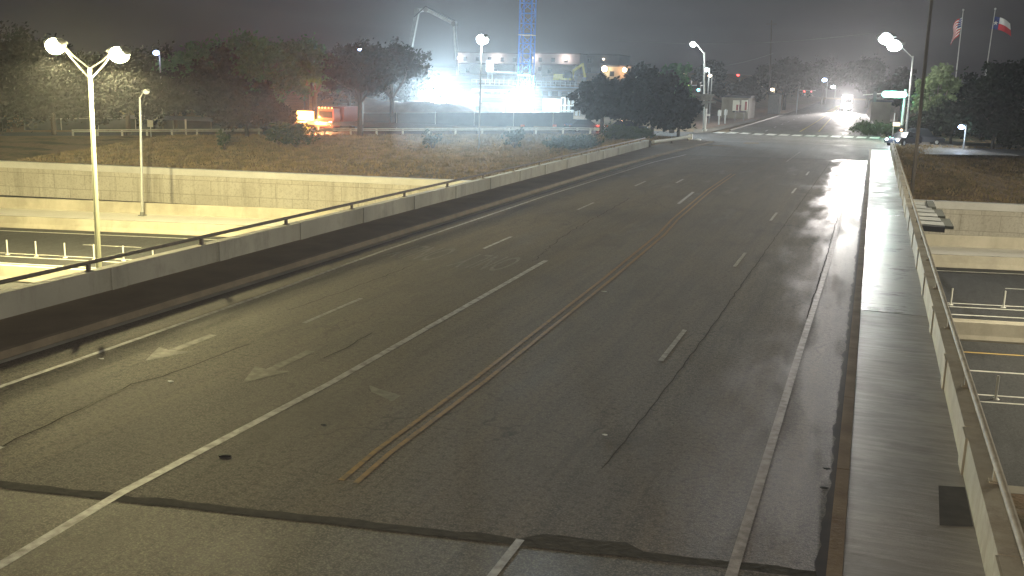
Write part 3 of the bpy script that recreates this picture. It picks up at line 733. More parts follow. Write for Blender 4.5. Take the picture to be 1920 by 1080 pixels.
# flag poles
def flagpole(px0, py0, px1, py1, Y, lab):
    a = A(px1, py1, Y); top = A(px0, py0, Y); base = Vector((a.x, a.y, terr(a.x, a.y)))
    t = thing('flagpole', lab, 'flagpole', base); m = MB(); m.tube([base, top], .1, 8, .05); m.build('pole', M_galv, t)
    m = MB(); m.ball(top+Vector((0, 0, .1)), .14); m.build('finial', M_galv, t)
    return top
t1 = flagpole(1806, 20, 1790, 170, 150, 'flagpole carrying the striped flag, beside the pale lit tree')
t2 = flagpole(1866, 18, 1845, 145, 150, 'rightmost dim flagpole carrying the flag with white and red fields')
def cloth(P, nx, ny, fn):   # fn(u,v) -> point
    vs = [fn(i/nx, j/ny) for j in range(ny+1) for i in range(nx+1)]
    P.add(vs, [(j*(nx+1)+i, j*(nx+1)+i+1, (j+1)*(nx+1)+i+1, (j+1)*(nx+1)+i) for j in range(ny) for i in range(nx)], True)
def drape(a, L, H, side):
    def fn(u, v):
        return (a.x+side*u*L+.1*math.sin(v*5+u*6), a.y+.35*math.sin(u*9+v*2)*u, a.z-v*H-u*u*H*.55-.1*math.sin(u*7))
    return fn
RB = mat('flag_blue', (.03, .05, .2), .8); RR_ = mat('flag_red', (.55, .03, .04), .8); RW = mat('flag_white', (.75, .75, .72), .8)
# striped flag hanging almost straight down
a = t1-Vector((0.05, 0, .8))
f = thing('flag', 'drooping red and white striped flag with blue corner on the left flagpole', 'flag', a)
fn = drape(a, -.95, 2.4, 1)
for nm, mt_, sel in (('red_stripes', RR_, 0), ('white_stripes', RW, 1)):
    m = MB()
    for k in range(13):
        if k % 2 == sel:
            u0 = .36 if k < 7 else 0
            cloth(m, 8, 1, lambda u, v, k=k, u0=u0: fn((u0+u*(1-u0)), (k+v)/13))
    m.build(nm, mt_, f)
m = MB(); cloth(m, 4, 6, lambda u, v: fn(u*.36, v*7/13)); m.build('blue_canton', RB, f)
m = MB()
for i in range(5):
    for j in range(4):
        p = Vector(fn(.05+.065*i, (.5+j*1.6)/13)); m.ball(p+Vector((0, -.04, 0)), .05, n=5, m=3)
m.build('stars', RW, f)
a = t2-Vector((-.05, 0, .9))
f = thing('flag', 'flag with white and red fields blowing right on the rightmost flagpole', 'flag', a)
fn = lambda u, v: (a.x+u*2.0+v*.6*u-.3*v, a.y+.2*math.sin(u*8), a.z-v*1.6-u*u*.9)
m = MB(); cloth(m, 3, 6, lambda u, v: fn(u*.33, v)); m.build('blue_field', RB, f)
m = MB(); cloth(m, 6, 4, lambda u, v: fn(.33+u*.67, v*.5)); m.build('white_field', RW, f)
m = MB(); cloth(m, 6, 4, lambda u, v: fn(.33+u*.67, .5+v*.5)); m.build('red_field', RR_, f)
sc_ = Vector(fn(.165, .5)); m = MB(); pp = []
for k in range(10): r_ = .32 if k % 2 == 0 else .13; pp.append((sc_.x+r_*math.sin(k*math.pi/5), sc_.z+r_*math.cos(k*math.pi/5)))
m.prism(pp, sc_.y-.12, sc_.y-.08); m.build('star', RW, f)

# back of the overhead highway sign hung outside the right parapet
c = Vector((3.3, 58, -.4))
t = thing('highway_sign', 'stepped dark sign panels with pale cross bars hung outside the right parapet', 'sign', c)
for i in range(6):
    y = 62.0-1.75*i
    m = MB(); m.box(2.5, y-1.3, -.42, 3.5+.06*i, y, -.3); m.build('walkway_bar', M_yardc, t)
    m = MB(); m.box(2.4, y-1.66, -.6, 3.5+.06*i, y-1.42, -.34); m.build('bracket_beam', M_dark, t)
m = MB(); m.box(2.3, 51, -.7, 2.45, 63, -.25); m.build('side_beam', M_dark, t)
for x0, x1, ya, yb, z in ((3.4, 3.8, 59.4, 62.6, -.2), (3.55, 4.1, 56.2, 59.3, -.3), (3.75, 4.3, 53.0, 56.1, -.4)):
    m = MB(); m.box(x0, ya, z-.2, x1, yb, z-.05); m.build('panel', M_darkp, t)

# delineator posts between the highway lanes
dp = tag(bpy.data.objects.new('delineator_post', None), 'slim white flexible post standing between the paired highway lane lines', 'lane post', 'flexible posts along the highway lane lines')
COL.objects.link(dp); dp.empty_display_size = .2
m = MB(); m.tube([(0, 0, 0), (0, 0, 1.0)], .05, 8); m.build('post', M_plast, dp, (0, 0, 0)); m = MB(); m.tube([(0, 0, 0), (0, 0, .05)], [.16, .1], 10); m.build('foot', M_plast, dp, (0, 0, 0))
first = True
def place_dp(x, y):
    global first
    if first: dp.location = (x, y, HZ+.007); first = False
    else: dup(dp, (x, y, HZ+.007))
x = -84.0
g0 = G(106, 473, HZ); g1_ = G(144, 476, HZ); stepx = max(2.0, abs(g1_.x-g0.x)); x = g0.x-stepx*2
while x < -30: place_dp(x, (l2(x)+l2b(x))/2); x += stepx
x = 2.0
while x < 18: place_dp(x+.5, (l2(x+.5)+l2b(x+.5))/2); x += 2.9
for x in (5.9, 9.6): place_dp(x, (y3(x)+y3b(x))/2)

# guardrail of the service road
gx = [-90+1.0*i for i in range(62)]
t = thing('guardrail', 'long pale steel guardrail on short posts along the service road', 'guardrail', (-60, Yf(-60), zf(-60)))
m = MB(); pts = [(x, Yf(x), zf(x)+.62) for x in gx]
for dz in (-.09, .09): m.tube([(p[0], p[1], p[2]+dz) for p in pts], .07, 6)
m.box(-29.6, Yf(-29)-.1, .45, -29, Yf(-29)+.1, .8); m.build('rail', M_galv, t)
for k in range(0, 62, 3):
    x = gx[k]; m = MB(); m.box(x-.09, Yf(x)+.06, zf(x)-.12, x+.09, Yf(x)+.22, zf(x)+.68); m.build('post', M_plast, t)
# rail end past the left parapet
t = thing('guardrail', 'short pale guardrail running on from the left parapet end', 'guardrail', (-17.5, 95, 0))
m = MB(); P0 = [Vector((-19.0, 91.6, .6)), Vector((-18.2, 98, .6)), Vector((-17.7, 104.2, .6))]; m.tube(P0, .16, 8); m.box(-17.95, 104.1, .3, -17.5, 104.5, .8); m.build('rail', mat('cream_rail', (.62, .6, .52), .5), t)
for p in P0: mm = MB(); mm.box(p.x-.35, p.y-.08, -.1, p.x-.18, p.y+.08, .72); mm.build('post', M_wood, t)
for lab, px in (('rounded pale kerb nose beside the left walk at the bridge end', (1308, 264)),):
    g = G(*px); m = MB(); m.ball((g.x, g.y, .05), .3, 1.6, .18); tag(m.build('kerb_nose', M_cope), lab, 'kerb')

# litter on the roadway
def litter(px, lab, mt, s, seed):
    g = G(*px); rnd = random.Random(seed); m = MB()
    k = 9; top = [(g.x+s*math.cos(u)*rnd.uniform(.6, 1.2), g.y+s*.6*math.sin(u)*rnd.uniform(.6, 1.2), .008+rnd.random()*s*.1) for u in [2*math.pi*i/k for i in range(k)]]
    bot = [(p[0], p[1], .006) for p in top]
    m.add(top+bot+[(g.x, g.y, .01+s*.15)], [(i, (i+1) % k, 2*k) for i in range(k)]+[(k+i, k+(i+1) % k, (i+1) % k, i) for i in range(k)]+[tuple(range(2*k-1, k-1, -1))])
    tag(m.build('litter', mt), lab, 'litter')
litter((1135, 816), 'white scrap lying on a dark bit in the middle lane', M_plast, .06, 1)
litter((1133, 547), 'tiny white marker stud just right of the double yellow line', M_plast, .08, 2)
litter((320, 716), 'crumpled pale rubbish on the left lane below the arrows', M_plast, .08, 3)
litter((191, 673), 'tiny bright scrap against the left kerb shadow', M_plast, .07, 4)
litter((420, 855), 'flat dark rubber scrap right of the solid white line', M_black, .12, 5)
litter((607, 797), 'small dark scrap in the lane left of the yellow lines', M_black, .06, 6)
litter((1550, 879), 'dark leaf litter beside the right gutter', M_black, .08, 7)
litter((1545, 915), 'darker flat leaf clump nearer the camera by the right gutter', M_black, .09, 8)
litter((1715, 925), 'small dark spot of rubbish on the right walk', M_black, .05, 9)

# ================================================================== TREES
def crown_mesh(name, lobes, nleaf, s, seed, mt):
    rnd = random.Random(seed); m = MB(); V = []; F = []
    vol = [l[3]**2 for l in lobes]; tot = sum(vol)
    for (cx, cy, cz, r, *sq), w in zip(lobes, vol):
        q = sq[0] if sq else .8
        # sub-clumps break the outline
        subs = []
        for _ in range(int(10+r*4)):
            d = Vector((rnd.gauss(0, 1), rnd.gauss(0, 1), rnd.gauss(0, 1))).normalized(); rr = r*rnd.uniform(.55, 1.02)
            subs.append((Vector((cx, cy, cz))+Vector((d.x*rr, d.y*rr, d.z*rr*q)), r*rnd.uniform(.16, .34)))
        for _ in range(int(nleaf*w/tot)):
            c, sr = rnd.choice(subs); d = Vector((rnd.gauss(0, 1), rnd.gauss(0, 1), rnd.gauss(0, .8)))*.62
            p = c+d*sr
            n_ = Vector((rnd.gauss(0, 1), rnd.gauss(0, 1), rnd.gauss(.4, 1))).normalized(); a = n_.orthogonal().normalized(); b = n_.cross(a)
            u = s*rnd.uniform(.5, 1.3); v = u*rnd.uniform(.45, .8); o = len(V)
            V += [p-a*u, p-b*v, p+a*u, p+b*v]; F.append((o, o+1, o+2, o+3))
    m.v = [tuple(x) for x in V]; m.f = F; m.sm = [False]*len(F)
    return m
def trunk_mesh(h, r, lobes, seed, lean=(0, 0)):
    rnd = random.Random(seed); m = MB(); fork = h*.4
    P = Vector((lean[0], lean[1], fork)); m.tube([(0, 0, -.4), (lean[0]*.3, lean[1]*.3, fork*.5), P], [r*1.25, r, r*.8], 9)
    for l in lobes:
        e = Vector(l[:3]); mid = P.lerp(e, .5)+Vector((rnd.uniform(-.4, .4), rnd.uniform(-.4, .4), rnd.uniform(-.3, .2)))
        m.tube([P-Vector((0, 0, .2)), mid, e], [r*.6, r*.35, r*.12], 7)
        for _ in range(3):
            d = Vector((rnd.uniform(-1, 1), rnd.uniform(-1, 1), rnd.uniform(-.2, 1)))*l[3]*.75; m.tube([e-Vector((0, 0, .1)), e+d], [r*.14, r*.04], 5)
    return m
def rlobes(h, w, n, seed):
    rnd = random.Random(seed); L = []
    for i in range(n):
        u = 2*math.pi*i/n+rnd.uniform(-.5, .5); rad = w*rnd.uniform(.2, .55) if i else 0
        z = h*(.85 if i == 0 else rnd.uniform(.5, .8)); L.append((rad*math.cos(u), rad*math.sin(u), z-h*.08, w*rnd.uniform(.3, .45), .75))
    return L
PROTO = {}
def tree(name, lab, loc, h, w, mt, tm=M_trunk, seed=1, nleaf=9000, s=.26, kind='tree', lean=(0, 0), lobes=None, n=7, group=None):
    lobes = lobes or rlobes(h, w, n, seed)
    t = thing(name, lab, kind, loc, group)
    crown_mesh('crown', lobes, nleaf, s, seed, mt).build('crown', mt, t, (0, 0, 0))
    trunk_mesh(h, max(.15, h*.03), lobes, seed, lean).build('trunk', tm, t, (0, 0, 0))
    return t
def treeat(name, lab, px, topy, Y, wpx, mt, seed, z=None, **k):
    p = A(px, 200, Y); z = terr(p.x, p.y)-.05 if z is None else z
    tp = A(px, topy, Y).z; sc = (p-CAM).length/FPX
    return tree(name, lab, (p.x, p.y, z), (tp-z)*1.02, wpx*sc*.62, mt, seed=seed, **k)
# left bank of trees, from the frame edge to the concrete pump
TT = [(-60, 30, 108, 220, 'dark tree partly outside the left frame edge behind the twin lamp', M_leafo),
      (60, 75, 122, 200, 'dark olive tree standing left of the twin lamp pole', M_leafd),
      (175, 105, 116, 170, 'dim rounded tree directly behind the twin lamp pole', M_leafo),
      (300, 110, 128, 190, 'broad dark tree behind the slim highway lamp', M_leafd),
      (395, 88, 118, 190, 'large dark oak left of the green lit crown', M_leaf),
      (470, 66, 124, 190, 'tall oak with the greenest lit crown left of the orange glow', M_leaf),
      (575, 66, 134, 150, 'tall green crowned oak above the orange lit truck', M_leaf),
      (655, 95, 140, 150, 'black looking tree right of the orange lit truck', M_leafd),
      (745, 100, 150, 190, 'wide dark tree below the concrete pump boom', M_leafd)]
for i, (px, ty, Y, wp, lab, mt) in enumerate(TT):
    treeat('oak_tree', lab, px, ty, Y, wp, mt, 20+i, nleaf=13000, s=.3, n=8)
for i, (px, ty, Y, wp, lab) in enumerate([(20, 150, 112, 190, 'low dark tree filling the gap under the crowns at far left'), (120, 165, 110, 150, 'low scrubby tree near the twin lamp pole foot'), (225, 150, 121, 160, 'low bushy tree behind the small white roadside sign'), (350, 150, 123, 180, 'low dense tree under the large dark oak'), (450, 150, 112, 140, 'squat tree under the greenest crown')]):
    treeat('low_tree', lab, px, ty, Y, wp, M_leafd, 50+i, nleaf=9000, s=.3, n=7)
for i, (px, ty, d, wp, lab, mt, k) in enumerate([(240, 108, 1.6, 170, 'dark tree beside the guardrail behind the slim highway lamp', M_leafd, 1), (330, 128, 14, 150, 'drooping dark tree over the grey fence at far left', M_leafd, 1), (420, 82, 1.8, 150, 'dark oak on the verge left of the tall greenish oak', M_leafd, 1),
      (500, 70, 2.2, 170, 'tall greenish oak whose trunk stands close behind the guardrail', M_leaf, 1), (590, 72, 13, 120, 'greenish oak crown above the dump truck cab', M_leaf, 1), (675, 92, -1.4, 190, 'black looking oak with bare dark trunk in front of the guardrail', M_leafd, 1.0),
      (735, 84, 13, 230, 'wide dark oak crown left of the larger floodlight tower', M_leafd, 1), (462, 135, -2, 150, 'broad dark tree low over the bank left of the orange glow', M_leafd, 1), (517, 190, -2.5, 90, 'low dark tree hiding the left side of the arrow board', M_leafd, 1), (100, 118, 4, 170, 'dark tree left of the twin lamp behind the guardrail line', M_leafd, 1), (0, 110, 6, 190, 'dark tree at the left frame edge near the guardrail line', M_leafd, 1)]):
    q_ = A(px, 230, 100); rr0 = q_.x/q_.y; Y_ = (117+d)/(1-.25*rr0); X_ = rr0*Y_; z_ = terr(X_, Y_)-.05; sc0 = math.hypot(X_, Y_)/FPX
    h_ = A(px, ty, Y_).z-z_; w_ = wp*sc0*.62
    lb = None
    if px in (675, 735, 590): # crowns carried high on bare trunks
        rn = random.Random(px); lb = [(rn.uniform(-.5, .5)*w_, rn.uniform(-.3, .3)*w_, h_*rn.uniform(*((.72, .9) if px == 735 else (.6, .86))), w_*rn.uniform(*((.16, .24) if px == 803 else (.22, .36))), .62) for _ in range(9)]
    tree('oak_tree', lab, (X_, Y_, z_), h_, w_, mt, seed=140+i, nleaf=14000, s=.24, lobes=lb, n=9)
# oak clump in front of the junction
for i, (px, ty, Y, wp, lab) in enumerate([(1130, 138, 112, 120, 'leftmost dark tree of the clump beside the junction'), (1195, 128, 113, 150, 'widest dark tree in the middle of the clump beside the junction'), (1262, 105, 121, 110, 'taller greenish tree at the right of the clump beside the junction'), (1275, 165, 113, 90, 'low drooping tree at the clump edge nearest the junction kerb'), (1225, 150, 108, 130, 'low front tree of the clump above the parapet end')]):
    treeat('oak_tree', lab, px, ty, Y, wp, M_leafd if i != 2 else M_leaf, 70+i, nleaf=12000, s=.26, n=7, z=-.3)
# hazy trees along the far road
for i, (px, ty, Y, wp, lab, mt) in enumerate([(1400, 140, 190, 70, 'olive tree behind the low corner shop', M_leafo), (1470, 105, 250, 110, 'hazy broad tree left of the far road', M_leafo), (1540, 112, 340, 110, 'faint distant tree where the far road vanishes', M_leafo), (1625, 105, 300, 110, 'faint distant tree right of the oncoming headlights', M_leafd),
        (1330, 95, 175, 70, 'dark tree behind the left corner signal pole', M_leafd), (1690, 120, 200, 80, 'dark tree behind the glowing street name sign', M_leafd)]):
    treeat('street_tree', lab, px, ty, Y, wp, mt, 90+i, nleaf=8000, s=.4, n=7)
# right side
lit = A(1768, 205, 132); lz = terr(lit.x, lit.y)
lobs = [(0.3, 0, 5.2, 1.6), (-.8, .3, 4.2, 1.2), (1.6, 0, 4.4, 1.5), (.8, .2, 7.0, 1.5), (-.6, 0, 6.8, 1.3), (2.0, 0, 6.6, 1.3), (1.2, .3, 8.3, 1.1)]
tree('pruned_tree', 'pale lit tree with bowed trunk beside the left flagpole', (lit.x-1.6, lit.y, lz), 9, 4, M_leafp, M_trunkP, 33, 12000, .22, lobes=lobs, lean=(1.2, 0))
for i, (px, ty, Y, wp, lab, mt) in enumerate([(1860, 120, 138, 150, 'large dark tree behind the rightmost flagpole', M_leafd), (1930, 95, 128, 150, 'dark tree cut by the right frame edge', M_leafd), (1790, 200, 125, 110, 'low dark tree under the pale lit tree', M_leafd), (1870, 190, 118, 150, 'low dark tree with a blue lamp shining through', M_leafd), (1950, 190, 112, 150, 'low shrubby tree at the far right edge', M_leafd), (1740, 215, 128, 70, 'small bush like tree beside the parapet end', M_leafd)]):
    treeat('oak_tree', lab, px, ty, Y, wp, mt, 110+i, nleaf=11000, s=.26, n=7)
# shrubs
def shrub(px, py, Y, w, h, lab, seed, mt=M_shrub, n=2500):
    p = A(px, py, Y); p.z = terr(p.x, p.y); rnd = random.Random(seed)
    L = [(rnd.uniform(-w, w)*.35, rnd.uniform(-.5, .5), h*rnd.uniform(.35, .75), w*rnd.uniform(.25, .4), h/w*.9) for _ in range(5)]
    t = thing('shrub', lab, 'shrub', p); crown_mesh('foliage', L, n, .16, seed, mt).build('foliage', mt, t, (0, 0, 0))
    m = MB()
    for k in range(5): m.tube([(0, 0, -.1), (L[k][0], L[k][1], L[k][2])], [.05, .02], 5)
    m.build('stems', M_trunk, t, (0, 0, 0))
shrub(555, 275, 92, 5.2, 2.6, 'dark bush on the bank below the orange lit truck', 1)
shrub(520, 272, 93, 2.6, 1.8, 'smaller dark bush left of the bush below the orange truck', 2)
shrub(420, 270, 88, 1.3, 2.2, 'sparse bush on the bank left of centre', 3, n=500)
shrub(812, 262, 96, 1.8, 1.8, 'small sapling bush below the left floodlight tower', 4, n=500)
shrub(965, 262, 99, 2.0, 2.0, 'small bush below the crane mast', 5, n=600)
shrub(1650, 235, 137, 5.5, 1.8, 'clipped hedge beyond the right end of the crosswalk', 6, n=4000)
shrub(1080, 280, 100, 6.0, 1.4, 'low weedy growth on the bank behind the left parapet', 7, n=4000)
shrub(1190, 268, 106, 5.0, 1.3, 'weedy growth under the clump by the junction', 8, n=4000)
# tufts of dry grass on the banks
def tufts(name, fn, N, seed):
    rnd = random.Random(seed); V = []; F = []
    for _ in range(N):
        x, y = fn(rnd); z = terr(x, y)-.02; o = len(V)
        for k in range(3):
            u = rnd.uniform(0, 6.28); h = rnd.uniform(.08, .3); w = rnd.uniform(.03, .1); dx, dy = math.cos(u)*w, math.sin(u)*w; lx, ly = rnd.uniform(-.12, .12), rnd.uniform(-.12, .12)
            o = len(V); V += [(x-dx, y-dy, z), (x+dx, y+dy, z), (x+lx, y+ly, z+h)]; F.append((o, o+1, o+2))
    m = MB(); m.v = V; m.f = F; m.sm = [False]*len(F); o = m.build(name, mat(name+'_blades', (.34, .25, .13), .9, (.16, .13, .06), .8)); o['kind'] = 'stuff'; return o
def fl(r):
    x = r.uniform(-78, -20.6); return x, Yw(x)+.9+(Yf(x)-Yw(x)-1)*r.random()**.8
tufts('dry_grass', fl, 26000, 5)
def fr(r):
    x = 2.6+24*r.random()**1.3; return x, Yw(x)+.9+28*r.random()
tufts('grass_tufts', fr, 9000, 6)

# ================================================================== CONSTRUCTION SITE
# crane mast
cb = A(984, 214, 148); cx, cy = cb.x, cb.y; cz = terr(cx, cy)
t = thing('tower_crane', 'blue lattice tower crane mast rising out of the top of the frame', 'crane', (cx, cy, cz))
H0, H1, hw = cz, 33.0, .95
m = MB()
for sx in (-1, 1):
    for sy in (-1, 1): m.beam((cx+sx*hw, cy+sy*hw, H0), (cx+sx*hw, cy+sy*hw, H1), .2)
m.build('mast_leg', M_blue, t)
m = MB(); z = H0+.3; k = 0
while z < H1-1:
    c = [(cx-hw, cy-hw), (cx+hw, cy-hw), (cx+hw, cy+hw), (cx-hw, cy+hw)]
    for i in range(4):
        a, b = c[i], c[(i+1) % 4]; m.beam((*a, z), (*b, z), .11)
        if (k+i) % 2: a, b = b, a
        m.beam((*a, z), (*b, z+1.5), .1)
    z += 1.5; k += 1
m.build('lattice', M_blue, t)
m = MB(); z = H0+6
while z < H1:
    m.box(cx-hw-.12, cy-hw-.12, z, cx+hw+.12, cy+hw+.12, z+.12); z += 6
m.build('section_collar', M_pump, t)
m = MB(); m.box(cx-2.2, cy-2.2, cz-.3, cx+2.2, cy+2.2, cz+.5); m.build('footing', M_yardc, t)
# floodlight towers of the site, aimed out over the road
E_flood = glow('lit_flood_lens', (.72, .92, 1), 60)
def tower(px, py, Y, cols, rows, sp, beam, fill, lab):
    c = A(px, py, Y); g = terr(c.x, c.y); d = (CAM-c); d.z = 0; d.normalize(); sd = Vector((-d.y, d.x, 0))
    t = thing('light_tower', lab, 'work light', (c.x, c.y, g))
    bk = c-d*.35
    m = MB(); m.tube([(bk.x, bk.y, g+.9), (bk.x, bk.y, c.z+rows*sp/2)], .09, 8); m.build('mast', M_galv, t)
    m = MB()
    for j in range(rows): z = Vector((0, 0, (j-(rows-1)/2)*sp)); m.beam(bk+z-sd*cols*sp/2, bk+z+sd*cols*sp/2, .1)
    m.build('cross_bar', M_galv, t)
    for i in range(cols):
        for j in range(rows):
            p = c+sd*((i-(cols-1)/2)*sp)+Vector((0, 0, (j-(rows-1)/2)*sp))
            m = MB(); m.tube([p-d*.3, p-d*.05, p+d*.02], [.16, sp*.42, sp*.46], 12); h = m.build('flood_lamp', M_dark, t)
            m = MB(); m.tube([p+d*.022, p+d*.07], [sp*.44, sp*.36], 14); m.build('lens', E_flood, h)
    m = MB(); m.box(c.x-1.1, c.y+.2, g+.35, c.x+1.1, c.y+1.6, g+1.3); m.build('generator', M_exc, t)
    for s_ in (-1, 1): m = MB(); m.tube([(c.x+s_*1.12, c.y+.9, g+.33), (c.x+s_*1.3, c.y+.9, g+.33)], .33, 12); m.build('wheel', M_black, t)
    light('lamp_light', c+d*.5, beam, COOL, .6, 'SPOT', CAM+Vector((-6, 0, -8)), 75, .5)
    light('lamp_light', c+Vector((0, 2.2, 1.2)), fill, COOL, .6)  # added fill for the site behind the tower; no lamp holds it
tower(825, 174, 150, 4, 3, 1.15, 340000, 15000, 'larger dazzling blue white floodlight tower left of the crane')
tower(980, 187, 144.5, 3, 2, 1.1, 210000, 19000, 'smaller dazzling floodlight tower at the foot of the crane mast')

# concrete pump
pts = [A(745, 205, 150), A(757, 95, 150), A(783, 20, 150), A(800, 18, 150), A(852, 45, 150), A(856, 112, 150)]
g = terr(pts[0].x, pts[0].y)
t = thing('concrete_pump', 'concrete pump with pale folded boom arching above the dark trees', 'concrete pump', (pts[0].x, 150, g))
for i, (a, b, w, mt) in enumerate(((pts[0]-Vector((0, 0, 1)), pts[2], .55, M_galvD), (pts[2], pts[3], .45, M_pump), (pts[3], pts[4], .42, M_pump), (pts[4], pts[5], .36, M_pump))):
    m = MB(); m.beam(a, b, w, w*1.15); m.build('boom_section', mt, t)
for p in (pts[2], pts[3], pts[4]): m = MB(); m.tube([p-Vector((0, .45, 0)), p+Vector((0, .45, 0))], .42, 12); m.build('boom_joint', M_galvD, t)
m = MB(); m.tube([pts[2]-Vector((.4, .4, 1)), pts[3]+Vector((0, -.4, .5)), pts[4]+Vector((.3, -.4, .5)), pts[5]+Vector((.3, -.4, 0)), pts[5]+Vector((.4, -.4, -2.5))], .1, 6); m.build('hose', M_black, t)
x0, y0 = pts[0].x, 150
m = MB(); m.box(x0-4.5, y0-1.25, g+.8, x0+3, y0+1.25, g+1.5); m.box(x0-4, y0-1.0, g+1.5, x0-1, y0+1.0, g+2.6); m.build('truck_frame', M_pump, t)
m = MB(); m.prism([(x0+3, g+.8), (x0+5.2, g+.8), (x0+5.2, g+2.0), (x0+4.8, g+3.1), (x0+3, g+3.1)], y0-1.2, y0+1.2); m.build('cab', M_pump, t)
for dx in (-3.5, -2.2, 1.8, 4.2):
    m = MB(); m.tube([(x0+dx, y0-1.3, g+.5), (x0+dx, y0-.95, g+.5)], .5, 14); m.tube([(x0+dx, y0+.95, g+.5), (x0+dx, y0+1.3, g+.5)], .5, 14); m.build('wheel', M_black, t)
# half-built concrete floors
def box_px(px0, px1, y0, y1, Y, dep, name, mt, par=None, zmin=None):
    a = A(px0, y0, Y); b = A(px1, y1, Y); z0, z1 = sorted((a.z, b.z)); z0 = z0 if zmin is None else zmin
    m = MB(); m.box(a.x, Y, z0, b.x, Y+dep, z1); return m.build(name, mt, par)
g = A(990, 170, 200)
t = thing('unfinished_building', 'half built concrete floors behind the crane carrying an excavator', 'building', (g.x, 205, terr(g.x, 205)))
box_px(882, 1098, 159, 166, 200, 24, 'floor_slab', M_yardc, t)
box_px(884, 952, 166.6, 173, 198.5, 1.2, 'white_screen', M_cope, t)
box_px(960, 1094, 167, 171, 199, 1.0, 'edge_beam', M_yardc, t)
for k in range(12):
    p = A(888+18*k, 170, 201); m = MB(); m.box(p.x-.3, 200.6, terr(p.x, 200)-.5, p.x+.3, 201.4, A(888, 166, 200).z-.1); m.build('column', M_yardc, t)
m = MB()
a = A(884, 158, 200); b = A(1096, 158, 200)
for k in range(25):
    x = a.x+(b.x-a.x)*k/24; m.box(x-.04, 200.1, a.z, x+.04, 200.2, a.z+1.1)
for dz in (.5, 1.05): m.box(a.x, 200.12, a.z+dz, b.x, 200.18, a.z+dz+.05)
m.build('edge_railing', M_pump, t)
SLZ = A(1037, 159, 206).z
box_px(640, 876, 170, 174, 196, 14, 'lower_slab', M_yardc, t); box_px(700, 860, 152, 155, 208, 12, 'upper_slab', M_yardc, t)
for k in range(15):
    p = A(645+16*k, 172, 197); m = MB(); m.box(p.x-.25, 196.5, terr(p.x, 197)-.5, p.x+.25, 197.2, A(645, 174, 196).z-.05); m.build('column', M_yardc, t)
m = MB(); rnd = random.Random(9)
for k in range(9):
    p = A(900+rnd.random()*60, 154, 210); m.ball((p.x, 212, SLZ+.3), 1.6, 1.2, .8, 8, 5)
m.build('rubble_heap', M_dirt, t)
for k in range(14):
    x = a.x+(b.x-a.x)*(k+.5)/14; m = MB()
    for dx in (-.15, .15):
        for dy in (-.15, .15): m.tube([(x+dx, 203+dy, SLZ-.1), (x+dx, 203+dy, SLZ+1.5+.4*math.sin(k*2.3))], .04, 4)
    m.build('starter_bars', M_galvD, t)
# excavator
E0 = A(1055, 158, 206); ex, ey, ez = E0.x, 208, SLZ+.1
t = thing('excavator', 'yellow excavator with raised bent arm standing on the half built floor', 'excavator', (ex, ey, ez))
m = MB(); 
for s in (-1, 1):
    m.prism([(ex-2.1, ez+.25), (ex-1.8, ez), (ex+1.8, ez), (ex+2.1, ez+.25), (ex+2.1, ez+.6), (ex+1.8, ez+.85), (ex-1.8, ez+.85), (ex-2.1, ez+.6)], ey+s*1.2-.3, ey+s*1.2+.3)
m.build('track', M_black, t)
m = MB(); m.box(ex-2.4, ey-1.3, ez+.95, ex+1.6, ey+1.3, ez+1.4); m.box(ex-2.4, ey-1.2, ez+1.4, ex-.3, ey+1.2, ez+2.2); m.build('house', M_exc, t)
m = MB(); m.prism([(ex+.1, ez+1.4), (ex+1.6, ez+1.4), (ex+1.6, ez+2.2), (ex+1.2, ez+2.9), (ex+.1, ez+2.9)], ey-1.2, ey-.2); m.build('cab', M_glass, t)
e1, e2, e3 = A(1075, 133, 208), A(1092, 121, 208), A(1097, 145, 208)
m = MB(); m.beam((ex+1.4, ey+.4, ez+1.5), e1, .45, .6); m.beam(e1, e2, .4, .55); m.build('boom', M_exc, t)
m = MB(); m.beam(e2+Vector((0, 0, .3)), e3, .35, .5); m.build('dipper_arm', M_exc, t)
m = MB(); m.prism([(e3.x-.5, e3.z), (e3.x+.5, e3.z), (e3.x+.2, e3.z-1.1), (e3.x-.8, e3.z-.8)], e3.y-.5, e3.y+.5); m.build('bucket', M_galvD, t)
# lit panel on posts
p = A(893, 122, 196); t = thing('floodlight', 'square white work floodlight on a frame above the half built floors', 'work light', (p.x, 204, SLZ))
m = MB(); m.box(p.x-.8, 203.8, p.z-1.15, p.x+.8, 204, p.z+1.15); m.build('lit_panel', E_wind, t)
for sx in (-.5, .5): m = MB(); m.tube([(p.x+sx, 204.1, SLZ), (p.x+sx, 204.1, p.z)], .08, 6); m.build('post', M_pump, t)
m = MB(); m.beam((p.x-.6, 204.25, p.z-1.2), (p.x+7, 204.25, p.z-1.4), .25); m.build('side_arm', M_pump, t)
light('lamp_light', p+Vector((0, -1, 0)), 7000, COOL, .6, parent=t)
